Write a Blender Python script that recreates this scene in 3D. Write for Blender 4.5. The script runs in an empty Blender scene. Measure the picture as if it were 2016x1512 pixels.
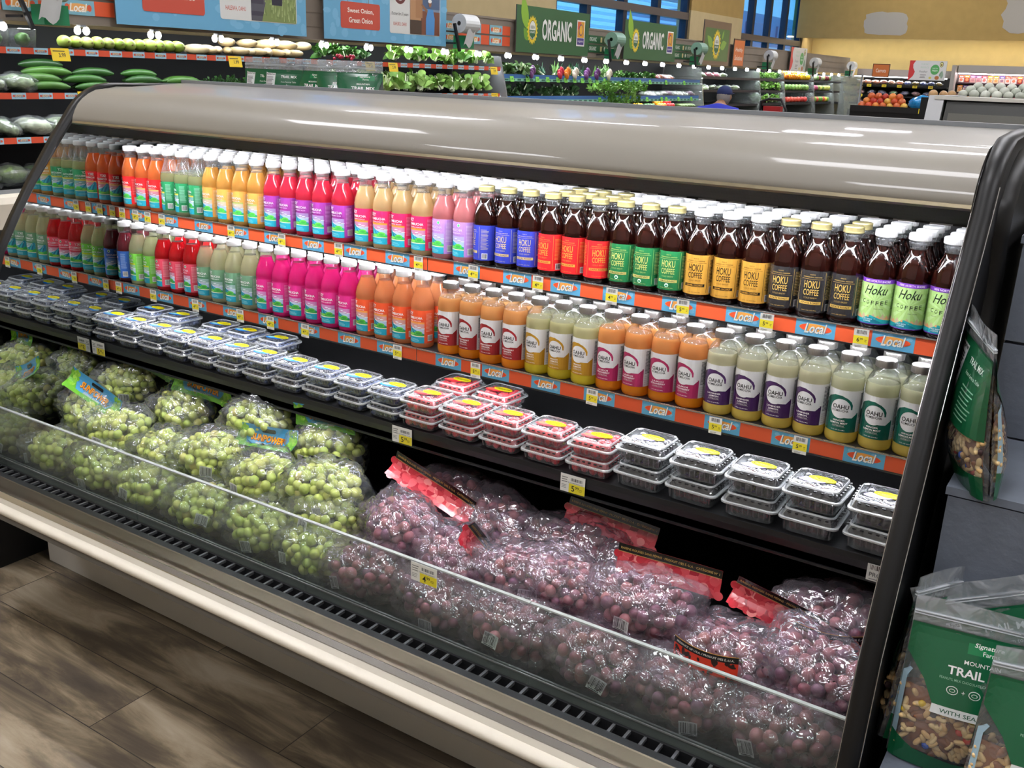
import bpy, math, random
from math import sin, cos, pi, radians
from mathutils import Vector, Matrix
from mathutils.geometry import tessellate_polygon

random.seed(7)
SC = bpy.context.scene
COL = SC.collection

# ---------------------------------------------------------------- colours
def lin(h):
    if isinstance(h, (tuple, list)):
        return tuple(h[:3]) + (1.0,)
    h = h.lstrip('#')
    o = []
    for i in (0, 2, 4):
        c = int(h[i:i + 2], 16) / 255
        o.append(c / 12.92 if c <= .04045 else ((c + .055) / 1.055) ** 2.4)
    return tuple(o) + (1.0,)

# ---------------------------------------------------------------- camera
cam_d = bpy.data.cameras.new('camera')
cam = bpy.data.objects.new('camera', cam_d)
COL.objects.link(cam)
cam_d.sensor_fit = 'HORIZONTAL'
cam_d.sensor_width = 36.0
cam_d.lens = 1901.75 / 2016 * 36.0
cam_d.clip_start = 0.02
cam_d.clip_end = 200
_yaw, _pit, _rol = radians(32.476), radians(-17.975), radians(2.089)
_f = Vector((-sin(_yaw) * cos(_pit), cos(_yaw) * cos(_pit), sin(_pit)))
_r = Vector((cos(_yaw), sin(_yaw), 0))
_u = _r.cross(_f)
_r2 = _r * cos(_rol) + _u * sin(_rol)
_u2 = -_r * sin(_rol) + _u * cos(_rol)
M = Matrix((( _r2.x, _u2.x, -_f.x, 2.6742), (_r2.y, _u2.y, -_f.y, -1.5348), (_r2.z, _u2.z, -_f.z, 1.5711), (0, 0, 0, 1)))
cam.matrix_world = M
SC.camera = cam

# ---------------------------------------------------------------- world, exposure
SC.view_settings.view_transform = 'Standard'
SC.view_settings.look = 'None'
SC.view_settings.gamma = 1.0
SC.view_settings.use_curve_mapping = False
SC.view_settings.exposure = 0.0
cy = SC.cycles
cy.use_denoising = True
cy.max_bounces = 7
cy.diffuse_bounces = 3
cy.glossy_bounces = 3
cy.transmission_bounces = 4
cy.transparent_max_bounces = 14
cy.caustics_reflective = False
cy.caustics_refractive = False
cy.sample_clamp_indirect = 3.0
cy.sample_clamp_direct = 25.0
cy.use_adaptive_sampling = True
cy.adaptive_threshold = 0.02

W = bpy.data.worlds.new('sky')
SC.world = W
W.use_nodes = True
nt = W.node_tree
bg = nt.nodes['Background']
tc = nt.nodes.new('ShaderNodeTexCoord')
sx = nt.nodes.new('ShaderNodeSeparateXYZ')
cr = nt.nodes.new('ShaderNodeValToRGB')
cr.color_ramp.elements[0].position = 0.48
cr.color_ramp.elements[0].color = lin('#b9c6cf')
cr.color_ramp.elements[1].position = 0.7
cr.color_ramp.elements[1].color = lin('#2f9be6')
mr = nt.nodes.new('ShaderNodeMapRange')
mr.inputs['From Min'].default_value = -1
nt.links.new(tc.outputs['Generated'], sx.inputs[0])
nt.links.new(sx.outputs['Z'], mr.inputs['Value'])
nt.links.new(mr.outputs[0], cr.inputs[0])
nt.links.new(cr.outputs[0], bg.inputs['Color'])
bg.inputs['Strength'].default_value = 3.2

# ---------------------------------------------------------------- materials
MATS = {}
def newmat(name):
    m = bpy.data.materials.new(name)
    m.use_nodes = True
    return m, m.node_tree, m.node_tree.nodes['Principled BSDF']

def mat(name, color='#808080', rough=.5, metal=0., spec=.5, coat=0., bump=0., bscale=80., var=0., vscale=6., emit=None, estr=0., aniso=None):
    if name in MATS:
        return MATS[name]
    m, nt, p = newmat(name)
    c = lin(color)
    p.inputs['Base Color'].default_value = c
    p.inputs['Roughness'].default_value = rough
    p.inputs['Metallic'].default_value = metal
    p.inputs['Specular IOR Level'].default_value = spec
    p.inputs['Coat Weight'].default_value = coat
    p.inputs['Coat Roughness'].default_value = .05
    if emit:
        p.inputs['Emission Color'].default_value = lin(emit)
        p.inputs['Emission Strength'].default_value = estr
    if bump or var:
        tc = nt.nodes.new('ShaderNodeTexCoord')
    if bump:
        n = nt.nodes.new('ShaderNodeTexNoise')
        n.inputs['Scale'].default_value = bscale
        n.inputs['Detail'].default_value = 3
        nt.links.new(tc.outputs['Object'], n.inputs['Vector'])
        b = nt.nodes.new('ShaderNodeBump')
        b.inputs['Strength'].default_value = bump
        b.inputs['Distance'].default_value = .01
        nt.links.new(n.outputs['Fac'], b.inputs['Height'])
        nt.links.new(b.outputs[0], p.inputs['Normal'])
    if var:
        n = nt.nodes.new('ShaderNodeTexNoise')
        n.inputs['Scale'].default_value = vscale
        n.inputs['Detail'].default_value = 5
        nt.links.new(tc.outputs['Object'], n.inputs['Vector'])
        r = nt.nodes.new('ShaderNodeValToRGB')
        r.color_ramp.elements[0].position = .3
        r.color_ramp.elements[1].position = .7
        r.color_ramp.elements[0].color = tuple(x * (1 - var) for x in c[:3]) + (1,)
        r.color_ramp.elements[1].color = tuple(min(1, x * (1 + var)) for x in c[:3]) + (1,)
        nt.links.new(n.outputs['Fac'], r.inputs[0])
        nt.links.new(r.outputs[0], p.inputs['Base Color'])
    MATS[name] = m
    return m

def tinted(name, rough=.45, bump=0., bscale=30., var=.25, vscale=25., spec=.5, trans=0.):
    """material whose colour comes from the object's own colour, with natural mottling"""
    if name in MATS:
        return MATS[name]
    m, nt, p = newmat(name)
    oi = nt.nodes.new('ShaderNodeObjectInfo')
    tc = nt.nodes.new('ShaderNodeTexCoord')
    n = nt.nodes.new('ShaderNodeTexNoise')
    n.inputs['Scale'].default_value = vscale
    n.inputs['Detail'].default_value = 4
    nt.links.new(tc.outputs['Object'], n.inputs['Vector'])
    mp = nt.nodes.new('ShaderNodeMapRange')
    mp.inputs['From Min'].default_value = .3
    mp.inputs['From Max'].default_value = .7
    mp.inputs['To Min'].default_value = 1 - var
    mp.inputs['To Max'].default_value = 1 + var
    nt.links.new(n.outputs['Fac'], mp.inputs['Value'])
    vm = nt.nodes.new('ShaderNodeVectorMath')
    vm.operation = 'SCALE'
    nt.links.new(oi.outputs['Color'], vm.inputs[0])
    nt.links.new(mp.outputs[0], vm.inputs['Scale'])
    nt.links.new(vm.outputs[0], p.inputs['Base Color'])
    p.inputs['Roughness'].default_value = rough
    p.inputs['Specular IOR Level'].default_value = spec
    if bump:
        b = nt.nodes.new('ShaderNodeBump')
        b.inputs['Strength'].default_value = bump
        b.inputs['Distance'].default_value = .01
        n2 = nt.nodes.new('ShaderNodeTexNoise')
        n2.inputs['Scale'].default_value = bscale
        nt.links.new(tc.outputs['Object'], n2.inputs['Vector'])
        nt.links.new(n2.outputs['Fac'], b.inputs['Height'])
        nt.links.new(b.outputs[0], p.inputs['Normal'])
    MATS[name] = m
    return m

def schlick(nt, p=5.):
    """reflection that grows towards the edges, the same from both sides of a thin wall"""
    lw = nt.nodes.new('ShaderNodeLayerWeight')
    lw.inputs['Blend'].default_value = .5
    pw = nt.nodes.new('ShaderNodeMath')
    pw.operation = 'POWER'
    pw.inputs[1].default_value = p
    nt.links.new(lw.outputs['Facing'], pw.inputs[0])
    return lw, pw.outputs[0]

def film(name, tint='#ffffff', haze=.05, gloss=1.0, rough=.08, bump=.0, bscale=30., hazecol='#dfe3e6', fmin=.04, detail=2., fpow=4.):
    """thin clear plastic: mostly see-through, a little haze, sharp reflections"""
    if name in MATS:
        return MATS[name]
    m = bpy.data.materials.new(name)
    m.use_nodes = True
    nt = m.node_tree
    nt.nodes.clear()
    out = nt.nodes.new('ShaderNodeOutputMaterial')
    tr = nt.nodes.new('ShaderNodeBsdfTransparent')
    tr.inputs[0].default_value = lin(tint)
    df = nt.nodes.new('ShaderNodeBsdfDiffuse')
    df.inputs[0].default_value = lin(hazecol)
    gl = nt.nodes.new('ShaderNodeBsdfGlossy')
    gl.inputs['Roughness'].default_value = rough
    gl.inputs['Color'].default_value = (gloss, gloss, gloss, 1)
    m1 = nt.nodes.new('ShaderNodeMixShader')
    m1.inputs[0].default_value = haze
    m2 = nt.nodes.new('ShaderNodeMixShader')
    fr, fo = schlick(nt, fpow)
    mx = nt.nodes.new('ShaderNodeMath')
    mx.operation = 'MULTIPLY_ADD'
    mx.inputs[1].default_value = 1.0
    mx.inputs[2].default_value = fmin
    mx.use_clamp = True
    nt.links.new(fo, mx.inputs[0])
    nt.links.new(tr.outputs[0], m1.inputs[1])
    nt.links.new(df.outputs[0], m1.inputs[2])
    nt.links.new(mx.outputs[0], m2.inputs[0])
    nt.links.new(m1.outputs[0], m2.inputs[1])
    nt.links.new(gl.outputs[0], m2.inputs[2])
    nt.links.new(m2.outputs[0], out.inputs[0])
    if bump:
        tc = nt.nodes.new('ShaderNodeTexCoord')
        n = nt.nodes.new('ShaderNodeTexNoise')
        n.inputs['Scale'].default_value = bscale
        n.inputs['Detail'].default_value = detail
        n.inputs['Distortion'].default_value = 1.2
        nt.links.new(tc.outputs['Object'], n.inputs['Vector'])
        b = nt.nodes.new('ShaderNodeBump')
        b.inputs['Strength'].default_value = bump
        b.inputs['Distance'].default_value = .02
        nt.links.new(n.outputs['Fac'], b.inputs['Height'])
        for s in (df, gl, fr):
            nt.links.new(b.outputs[0], s.inputs['Normal'])
    MATS[name] = m
    return m

def juice(name, color, clear=.4, rough=.07):
    """bottle of cloudy drink: part see-through, part milky colour, under a glossy wall"""
    if name in MATS:
        return MATS[name]
    m = bpy.data.materials.new(name)
    m.use_nodes = True
    nt = m.node_tree
    nt.nodes.clear()
    out = nt.nodes.new('ShaderNodeOutputMaterial')
    c = lin(color)
    tr = nt.nodes.new('ShaderNodeBsdfTransparent')
    tr.inputs[0].default_value = tuple(x ** .6 for x in c[:3]) + (1,)
    df = nt.nodes.new('ShaderNodeBsdfDiffuse')
    df.inputs[0].default_value = c
    tl = nt.nodes.new('ShaderNodeBsdfTranslucent')
    tl.inputs[0].default_value = c
    m0 = nt.nodes.new('ShaderNodeMixShader')
    m0.inputs[0].default_value = .5
    nt.links.new(df.outputs[0], m0.inputs[1])
    nt.links.new(tl.outputs[0], m0.inputs[2])
    m1 = nt.nodes.new('ShaderNodeMixShader')
    m1.inputs[0].default_value = 1 - clear
    nt.links.new(tr.outputs[0], m1.inputs[1])
    nt.links.new(m0.outputs[0], m1.inputs[2])
    gl = nt.nodes.new('ShaderNodeBsdfGlossy')
    gl.inputs['Roughness'].default_value = rough
    fr, fo = schlick(nt, 4.)
    ma = nt.nodes.new('ShaderNodeMath')
    ma.operation = 'MULTIPLY_ADD'
    ma.inputs[1].default_value = .8
    ma.inputs[2].default_value = .045
    nt.links.new(fo, ma.inputs[0])
    m2 = nt.nodes.new('ShaderNodeMixShader')
    nt.links.new(ma.outputs[0], m2.inputs[0])
    nt.links.new(m1.outputs[0], m2.inputs[1])
    nt.links.new(gl.outputs[0], m2.inputs[2])
    nt.links.new(m2.outputs[0], out.inputs[0])
    MATS[name] = m
    return m

def printmat(name='printed', rough=.4, coat=0., emit=0.):
    if name in MATS:
        return MATS[name]
    m, nt, p = newmat(name)
    a = nt.nodes.new('ShaderNodeAttribute')
    a.attribute_name = 'Col'
    nt.links.new(a.outputs['Color'], p.inputs['Base Color'])
    p.inputs['Roughness'].default_value = rough
    p.inputs['Coat Weight'].default_value = coat
    MATS[name] = m
    return m

PRINT = printmat()
GLOSSPRINT = printmat('glossy print', .22, .3)

# ---------------------------------------------------------------- mesh builder
class MB:
    def __init__(s):
        s.v = []; s.f = []; s.m = []; s.s = []; s.c = []
    def add(s, vs, fs, m=0, sm=False, c=None):
        o = len(s.v)
        s.v += [tuple(x) for x in vs]
        for f in fs:
            s.f.append([i + o for i in f]); s.m.append(m); s.s.append(sm); s.c.append(c)
        return s
    def box(s, x0, x1, y0, y1, z0, z1, m=0, c=None, rot=None, at=None):
        vs = [Vector((x, y, z)) for x in (x0, x1) for y in (y0, y1) for z in (z0, z1)]
        if rot is not None:
            vs = [rot @ v for v in vs]
        if at is not None:
            vs = [v + Vector(at) for v in vs]
        return s.add(vs, [(0, 1, 3, 2), (4, 6, 7, 5), (0, 4, 5, 1), (2, 3, 7, 6), (0, 2, 6, 4), (1, 5, 7, 3)], m, False, c)
    def prism(s, prof, x0, x1, m=0, c=None, axis='x', sm=False):
        """closed profile extruded; axis x: profile is (y,z); axis y: (x,z); axis z: (x,y)"""
        n = len(prof)
        def P(t, a, b):
            return (t, a, b) if axis == 'x' else ((a, t, b) if axis == 'y' else (a, b, t))
        vs = [P(x0, a, b) for a, b in prof] + [P(x1, a, b) for a, b in prof]
        s.add(vs, [(i, (i + 1) % n, (i + 1) % n + n, i + n) for i in range(n)], m, sm, c)
        tri = tessellate_polygon([[Vector((a, b, 0)) for a, b in prof]])
        s.add(vs[:n], [t for t in tri], m, False, c)
        s.add(vs[n:], [t[::-1] for t in tri], m, False, c)
        return s
    def lathe(s, prof, n=20, m=0, c=None, sm=True, at=(0, 0, 0), ms=None, cap=True, rot=None):
        vs = []
        for r, z in prof:
            for i in range(n):
                a = 2 * pi * i / n
                v = Vector((r * cos(a), r * sin(a), z))
                if rot is not None: v = rot @ v
                vs.append(v + Vector(at))
        o = len(s.v)
        s.v += [tuple(v) for v in vs]
        for k in range(len(prof) - 1):
            mm = ms[k] if ms else m
            for i in range(n):
                j = (i + 1) % n
                s.f.append([o + k * n + i, o + k * n + j, o + (k + 1) * n + j, o + (k + 1) * n + i])
                s.m.append(mm); s.s.append(sm); s.c.append(c)
        if cap:
            if prof[0][0] > 1e-6:
                s.f.append([o + i for i in range(n)][::-1]); s.m.append(ms[0] if ms else m); s.s.append(False); s.c.append(c)
            if prof[-1][0] > 1e-6:
                s.f.append([o + (len(prof) - 1) * n + i for i in range(n)]); s.m.append(ms[-1] if ms else m); s.s.append(False); s.c.append(c)
        return s
    def tube(s, pts, r, n=8, m=0, c=None, sm=True, closed=False):
        pts = [Vector(p) for p in pts]
        rr = r if isinstance(r, (list, tuple)) else [r] * len(pts)
        rings = []
        up = Vector((0, 0, 1))
        for i, p in enumerate(pts):
            d = (pts[min(i + 1, len(pts) - 1)] - pts[max(i - 1, 0)]).normalized()
            a = d.cross(up)
            if a.length < .05: a = d.cross(Vector((1, 0, 0)))
            a.normalize(); b = d.cross(a)
            rings.append([p + (a * cos(2 * pi * k / n) + b * sin(2 * pi * k / n)) * rr[i] for k in range(n)])
        vs = [v for R in rings for v in R]
        fs = [(i * n + k, i * n + (k + 1) % n, (i + 1) * n + (k + 1) % n, (i + 1) * n + k) for i in range(len(pts) - 1) for k in range(n)]
        s.add(vs, fs, m, sm, c)
        s.add(rings[0], [tuple(range(n))], m, False, c)
        s.add(rings[-1], [tuple(range(n))[::-1]], m, False, c)
        return s
    def ell(s, ctr, rx, ry, rz, nu=12, nv=8, m=0, c=None, rot=None, fn=None):
        ctr = Vector(ctr)
        vs = [(0, 0, -1)]
        for j in range(1, nv):
            t = -pi / 2 + pi * j / nv
            for i in range(nu):
                a = 2 * pi * i / nu
                vs.append((cos(t) * cos(a), cos(t) * sin(a), sin(t)))
        vs.append((0, 0, 1))
        out = []
        for v in vs:
            v = Vector(v)
            if fn: v = fn(v)
            v = Vector((v.x * rx, v.y * ry, v.z * rz))
            if rot is not None: v = rot @ v
            out.append(v + ctr)
        fs = [(0, 1 + (i + 1) % nu, 1 + i) for i in range(nu)]
        for j in range(nv - 2):
            for i in range(nu):
                a = 1 + j * nu + i; b = 1 + j * nu + (i + 1) % nu
                fs.append((a, b, b + nu, a + nu))
        L = len(vs) - 1; o = 1 + (nv - 2) * nu
        fs += [(o + i, o + (i + 1) % nu, L) for i in range(nu)]
        return s.add(out, fs, m, True, c)
    def grid(s, fn, nu, nv, m=0, sm=True, c=None, cf=None):
        vs = [fn(i / nu, j / nv) for j in range(nv + 1) for i in range(nu + 1)]
        o = len(s.v)
        s.v += [tuple(v) for v in vs]
        for j in range(nv):
            for i in range(nu):
                a = o + j * (nu + 1) + i
                s.f.append([a, a + 1, a + nu + 2, a + nu + 1]); s.m.append(m); s.s.append(sm)
                s.c.append(cf((i + .5) / nu, (j + .5) / nv) if cf else c)
        return s
    def mesh(s, name, mats):
        me = bpy.data.meshes.new(name)
        me.from_pydata(s.v, [], s.f)
        for x in mats: me.materials.append(x)
        me.polygons.foreach_set('material_index', s.m)
        me.polygons.foreach_set('use_smooth', s.s)
        if any(c is not None for c in s.c):
            at = me.color_attributes.new('Col', 'FLOAT_COLOR', 'CORNER')
            buf = []
            cache = {}
            for f, c in zip(s.f, s.c):
                if c is None: c = '#ffffff'
                if c not in cache: cache[c] = lin(c)
                buf.extend(cache[c] * len(f))
            at.data.foreach_set('color', buf)
        me.update()
        return me
    def build(s, name, mats, parent=None, loc=None, rz=0, color=None):
        o = bpy.data.objects.new(name, s.mesh(name, mats if isinstance(mats, list) else [mats]))
        COL.objects.link(o)
        if parent: o.parent = parent
        if loc is not None: o.location = loc
        if rz: o.rotation_euler[2] = rz
        if color: o.color = lin(color)
        return o

def tag(o, label=None, cat=None, group=None, kind=None):
    if label: o['label'] = label
    if cat: o['category'] = cat
    if group: o['group'] = group
    if kind: o['kind'] = kind
    return o

def empty(name, loc=(0, 0, 0), label=None, cat=None, group=None, rz=0):
    o = bpy.data.objects.new(name, None)
    COL.objects.link(o)
    o.empty_display_size = .05
    o.location = loc
    o.rotation_euler = (0, 0, rz)
    return tag(o, label, cat, group)

def dup(o, loc=None, rot=None, label=None, group=None, skip=(), color=None, scale=None):
    c = o.copy(); COL.objects.link(c)
    for ch in list(o.children):
        if ch.name.split('.')[0] in skip: continue
        d = ch.copy(); COL.objects.link(d); d.parent = c
        for g in list(ch.children):
            e = g.copy(); COL.objects.link(e); e.parent = d
    if loc is not None: c.location = loc
    if rot is not None: c.rotation_euler = rot
    if label: c['label'] = label
    if group: c['group'] = group
    if color: c.color = lin(color)
    if scale is not None: c.scale = scale if isinstance(scale, tuple) else (scale,) * 3
    return c

ORD = ['first', 'second', 'third', 'fourth', 'fifth', 'sixth', 'seventh', 'eighth', 'ninth', 'tenth', 'eleventh', 'twelfth', 'thirteenth', 'fourteenth',
       'fifteenth', 'sixteenth', 'seventeenth', 'eighteenth', 'nineteenth', 'twentieth'] + ['twenty-' + w for w in 'first second third fourth fifth sixth seventh eighth ninth'.split()] + \
      ['thirtieth'] + ['thirty-' + w for w in 'first second third fourth fifth sixth seventh eighth ninth'.split()]

# ---------------------------------------------------------------- flat artwork (labels, signs, tags)
_TX = {}
def glyphs(txt, bold):
    k = (txt, bold)
    if k in _TX: return _TX[k]
    cu = bpy.data.curves.new('t', 'FONT')
    cu.body = txt; cu.size = 1; cu.resolution_u = 2; cu.offset = .018 * bold
    ob = bpy.data.objects.new('t', cu)
    me = bpy.data.meshes.new_from_object(ob)
    tris = []
    me.calc_loop_triangles()
    for t in me.loop_triangles:
        tris.append([tuple(me.vertices[i].co[:2]) for i in t.vertices])
    bpy.data.objects.remove(ob); bpy.data.curves.remove(cu); bpy.data.meshes.remove(me)
    xs = [p[0] for t in tris for p in t]; ys = [p[1] for t in tris for p in t]
    if not xs: xs = ys = [0, 1]
    bb = (min(xs), max(xs), min(ys), max(ys))
    _TX[k] = (tris, bb)
    return _TX[k]

class Art:
    """polygons in metres, x right and y up, stacked in thin layers"""
    def __init__(s): s.p = []
    def poly(s, pts, c, l=0):
        if len(pts) > 4 or True:
            tri = tessellate_polygon([[Vector((a, b, 0)) for a, b in pts]]) if len(pts) > 3 else [(0, 1, 2)]
            for t in tri: s.p.append(([pts[i] for i in t], c, l))
        return s
    def rect(s, x0, y0, x1, y1, c, l=0):
        s.p.append(([(x0, y0), (x1, y0), (x1, y1), (x0, y1)], c, l)); return s
    def ell(s, cx, cy, rx, ry, c, l=0, n=20, rot=0):
        pts = []
        for i in range(n):
            a = 2 * pi * i / n
            x, y = rx * cos(a), ry * sin(a)
            pts.append((cx + x * cos(rot) - y * sin(rot), cy + x * sin(rot) + y * cos(rot)))
        s.p.append((pts, c, l)); return s
    def rrect(s, x0, y0, x1, y1, r, c, l=0):
        pts = []
        for cx, cy, a0 in ((x1 - r, y0 + r, -90), (x1 - r, y1 - r, 0), (x0 + r, y1 - r, 90), (x0 + r, y0 + r, 180)):
            for k in range(5):
                a = radians(a0 + k * 22.5); pts.append((cx + r * cos(a), cy + r * sin(a)))
        s.p.append((pts, c, l)); return s
    def text(s, t, cx, cy, w, h, c, l=1, bold=0, shear=0, rot=0):
        """text fitted into a w x h box centred on cx, cy; w None keeps proportions"""
        tris, (a, b, d, e) = glyphs(t, bold)
        sy = h / max(1e-6, e - d)
        sx_ = w / max(1e-6, b - a) if w else sy
        for tr in tris:
            q = []
            for x, y in tr:
                X = (x - (a + b) / 2) * sx_; Y = (y - (d + e) / 2) * sy
                X += shear * Y
                q.append((cx + X * cos(rot) - Y * sin(rot), cy + X * sin(rot) + Y * cos(rot)))
            s.p.append((q, c, l))
        return s
    def lines(s, x0, x1, y0, y1, n, c, l=1, seed=0, frac=.5):
        rd = random.Random(seed + n)
        st = (y1 - y0) / n
        for i in range(n):
            s.rect(x0, y0 + i * st, x0 + (x1 - x0) * rd.uniform(.7, 1), y0 + i * st + st * frac, c, l)
        return s
    def barcode(s, x0, y0, x1, y1, l=1, n=16, seed=1, bgc='#f4f4f2', c='#1b1b1f'):
        rd = random.Random(seed)
        if bgc: s.rect(x0, y0, x1, y1, bgc, l)
        w = (x1 - x0); m = w * .08
        x = x0 + m
        while x < x1 - m:
            t = rd.choice((.6, 1, 1.6)) * w / n * .45
            s.rect(x, y0 + (y1 - y0) * .14, min(x + t, x1 - m), y1 - (y1 - y0) * .1, c, l + 1)
            x += t + rd.choice((.7, 1, 1.3)) * w / n * .5
        return s
    def put(s, mb, fn, m=0, step=None, lay=.00012, off=0., ystep=None):
        """fn(x, y, h) -> 3D. step: cut into vertical strips so it can bend"""
        P = s.p
        if ystep:
            P = []
            for pts, c, l in s.p:
                sw = [(b, a) for a, b in pts]
                y0 = min(p[0] for p in sw); y1 = max(p[0] for p in sw)
                for k in range(math.floor(y0 / ystep), math.floor(y1 / ystep) + 1):
                    q = clipx(clipx(sw, k * ystep, 1), (k + 1) * ystep, -1)
                    if len(q) > 2: P.append(([(b, a) for a, b in q], c, l))
        for i_, (pts, c, l) in enumerate(P):
            h = off + (l + (i_ % 200) * .003) * lay
            if step:
                x0 = min(p[0] for p in pts); x1 = max(p[0] for p in pts)
                k0, k1 = math.floor(x0 / step), math.floor(x1 / step)
                if k1 > k0:
                    for k in range(k0, k1 + 1):
                        q = clipx(clipx(pts, k * step, 1), (k + 1) * step, -1)
                        if len(q) > 2: mb.add([fn(a, b, h) for a, b in q], [tuple(range(len(q)))], m, False, c)
                    continue
            mb.add([fn(a, b, h) for a, b in pts], [tuple(range(len(pts)))], m, False, c)
        return mb

def clipx(p, v, sg):
    out = []
    for i in range(len(p)):
        a, b = p[i], p[(i + 1) % len(p)]
        da, db = (a[0] - v) * sg, (b[0] - v) * sg
        if da >= 0: out.append(a)
        if da * db < 0:
            t = da / (da - db)
            out.append((v, a[1] + t * (b[1] - a[1])))
    return out

def cylmap(r, zc=0.):
    return lambda x, y, h: ((r + h) * sin(x / r), -(r + h) * cos(x / r), zc + y)
def planemap(o, u, v):
    o, u, v = Vector(o), Vector(u).normalized(), Vector(v).normalized()
    n = u.cross(v)
    return lambda x, y, h: tuple(o + u * x + v * y + n * h)
# ================================================================ the room
# ceiling lamps (their own light) and long strips in the cases are built with the things that carry them
def floor_material():
    m, nt, p = newmat('wood plank floor')
    L = nt.links
    tc = nt.nodes.new('ShaderNodeTexCoord')
    mp = nt.nodes.new('ShaderNodeMapping')
    L.new(tc.outputs['Object'], mp.inputs[0])
    br = nt.nodes.new('ShaderNodeTexBrick')
    br.inputs['Scale'].default_value = 1
    br.inputs['Mortar Size'].default_value = .0016
    br.inputs['Mortar Smooth'].default_value = .3
    br.inputs['Brick Width'].default_value = 1.2
    br.inputs['Row Height'].default_value = .2
    br.inputs['Color1'].default_value = (.2, .2, .2, 1)
    br.inputs['Color2'].default_value = (.9, .9, .9, 1)
    br.inputs['Mortar'].default_value = (0, 0, 0, 1)
    br.inputs['Bias'].default_value = 0
    br.offset = .37
    L.new(mp.outputs[0], br.inputs['Vector'])
    # grain: stretched noise, shifted by the plank
    m2 = nt.nodes.new('ShaderNodeMapping')
    m2.inputs['Scale'].default_value = (1.6, 9, 1)
    L.new(tc.outputs['Object'], m2.inputs[0])
    ad = nt.nodes.new('ShaderNodeVectorMath'); ad.operation = 'ADD'
    L.new(m2.outputs[0], ad.inputs[0])
    sc = nt.nodes.new('ShaderNodeVectorMath'); sc.operation = 'SCALE'; sc.inputs['Scale'].default_value = 9
    L.new(br.outputs['Color'], sc.inputs[0]); L.new(sc.outputs[0], ad.inputs[1])
    n1 = nt.nodes.new('ShaderNodeTexNoise'); n1.inputs['Scale'].default_value = 1.3; n1.inputs['Detail'].default_value = 8; n1.inputs['Roughness'].default_value = .65; n1.inputs['Distortion'].default_value = .6
    L.new(ad.outputs[0], n1.inputs['Vector'])
    n2 = nt.nodes.new('ShaderNodeTexNoise'); n2.inputs['Scale'].default_value = 1.1; n2.inputs['Detail'].default_value = 3
    m3 = nt.nodes.new('ShaderNodeMapping'); m3.inputs['Scale'].default_value = (1.6, 4.5, 1)
    L.new(tc.outputs['Object'], m3.inputs[0]); L.new(m3.outputs[0], n2.inputs['Vector'])
    mx = nt.nodes.new('ShaderNodeMath'); mx.operation = 'MULTIPLY_ADD'; mx.inputs[1].default_value = .55
    L.new(n1.outputs['Fac'], mx.inputs[0])
    m4 = nt.nodes.new('ShaderNodeMath'); m4.operation = 'MULTIPLY'; m4.inputs[1].default_value = .45
    L.new(n2.outputs['Fac'], m4.inputs[0]); L.new(m4.outputs[0], mx.inputs[2])
    cr = nt.nodes.new('ShaderNodeValToRGB')
    e = cr.color_ramp.elements
    e[0].position = .36; e[0].color = lin('#40382f')
    e[1].position = .66; e[1].color = lin('#ab9d88')
    for pos, c in ((.45, '#54493c'), (.5, '#6b5e4b'), (.55, '#8c7d66')):
        x = e.new(pos); x.color = lin(c)
    L.new(mx.outputs[0], cr.inputs[0])
    # per-plank tone and the dark seams
    tone = nt.nodes.new('ShaderNodeMapRange')
    tone.inputs['To Min'].default_value = .72; tone.inputs['To Max'].default_value = 1.12
    L.new(br.outputs['Color'], tone.inputs['Value'])
    v = nt.nodes.new('ShaderNodeVectorMath'); v.operation = 'SCALE'
    L.new(cr.outputs[0], v.inputs[0]); L.new(tone.outputs[0], v.inputs['Scale'])
    mm = nt.nodes.new('ShaderNodeMix'); mm.data_type = 'RGBA'
    mm.inputs['B'].default_value = lin('#2a2520')
    L.new(br.outputs['Fac'], mm.inputs['Factor']); L.new(v.outputs[0], mm.inputs['A'])
    L.new(mm.outputs['Result'], p.inputs['Base Color'])
    p.inputs['Roughness'].default_value = .5
    b = nt.nodes.new('ShaderNodeBump'); b.inputs['Strength'].default_value = .25; b.inputs['Distance'].default_value = .002
    L.new(mx.outputs[0], b.inputs['Height']); L.new(b.outputs[0], p.inputs['Normal'])
    return m

def struct(mb, name, mats):
    return tag(mb.build(name, mats), kind='structure')

X0, X1, Y0, Y1, ZC = -4.2, 8.0, -6.0, 21.2, 4.7
struct(MB().box(X0 - .3, X1 + .3, Y0 - .3, Y1 + .3, -.1, 0), 'floor', floor_material())
struct(MB().box(X0 - .3, X1 + .3, Y0 - .3, Y1 + .3, ZC, ZC + .1), 'ceiling', mat('ceiling white', '#d6d5d0', .9, bump=.2, bscale=60))
TAN = mat('wall tan', '#c0ad82', .8, var=.04)
GOLD = mat('wall gold', '#a98c50', .8, var=.05)
YEL = mat('wall yellow', '#dccb98', .8, var=.04)
wl = MB()
w1, w2, w0 = (10.0, 14.35), (16.75, 20.45), (4.25, 6.3)
ZS, ZT = 1.96, 3.9
wl.box(X0 - .25, X0, Y0, Y1, 0, ZS, 0)
wl.box(X0 - .25, X0, Y0, Y1, ZT, ZC, 1)
for a, b in ((Y0, w0[0]), (w0[1], w1[0]), (w1[1], w2[0]), (w2[1], Y1)):
    wl.box(X0 - .25, X0, a, b, ZS, 2.62, 0)
    wl.box(X0 - .25, X0, a, b, 2.62, ZT, 1 if a > 14 else 0)
struct(wl, 'wall_left', [TAN, GOLD])
struct(MB().box(X0, X1, Y1, Y1 + .2, 0, ZC), 'wall_back', YEL)
sf = MB().box(X0, X1, 20.0, Y1, 2.5, ZC).box(X0, X1, 20.0, 20.04, 2.44, 2.5)
a = Art()
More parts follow.
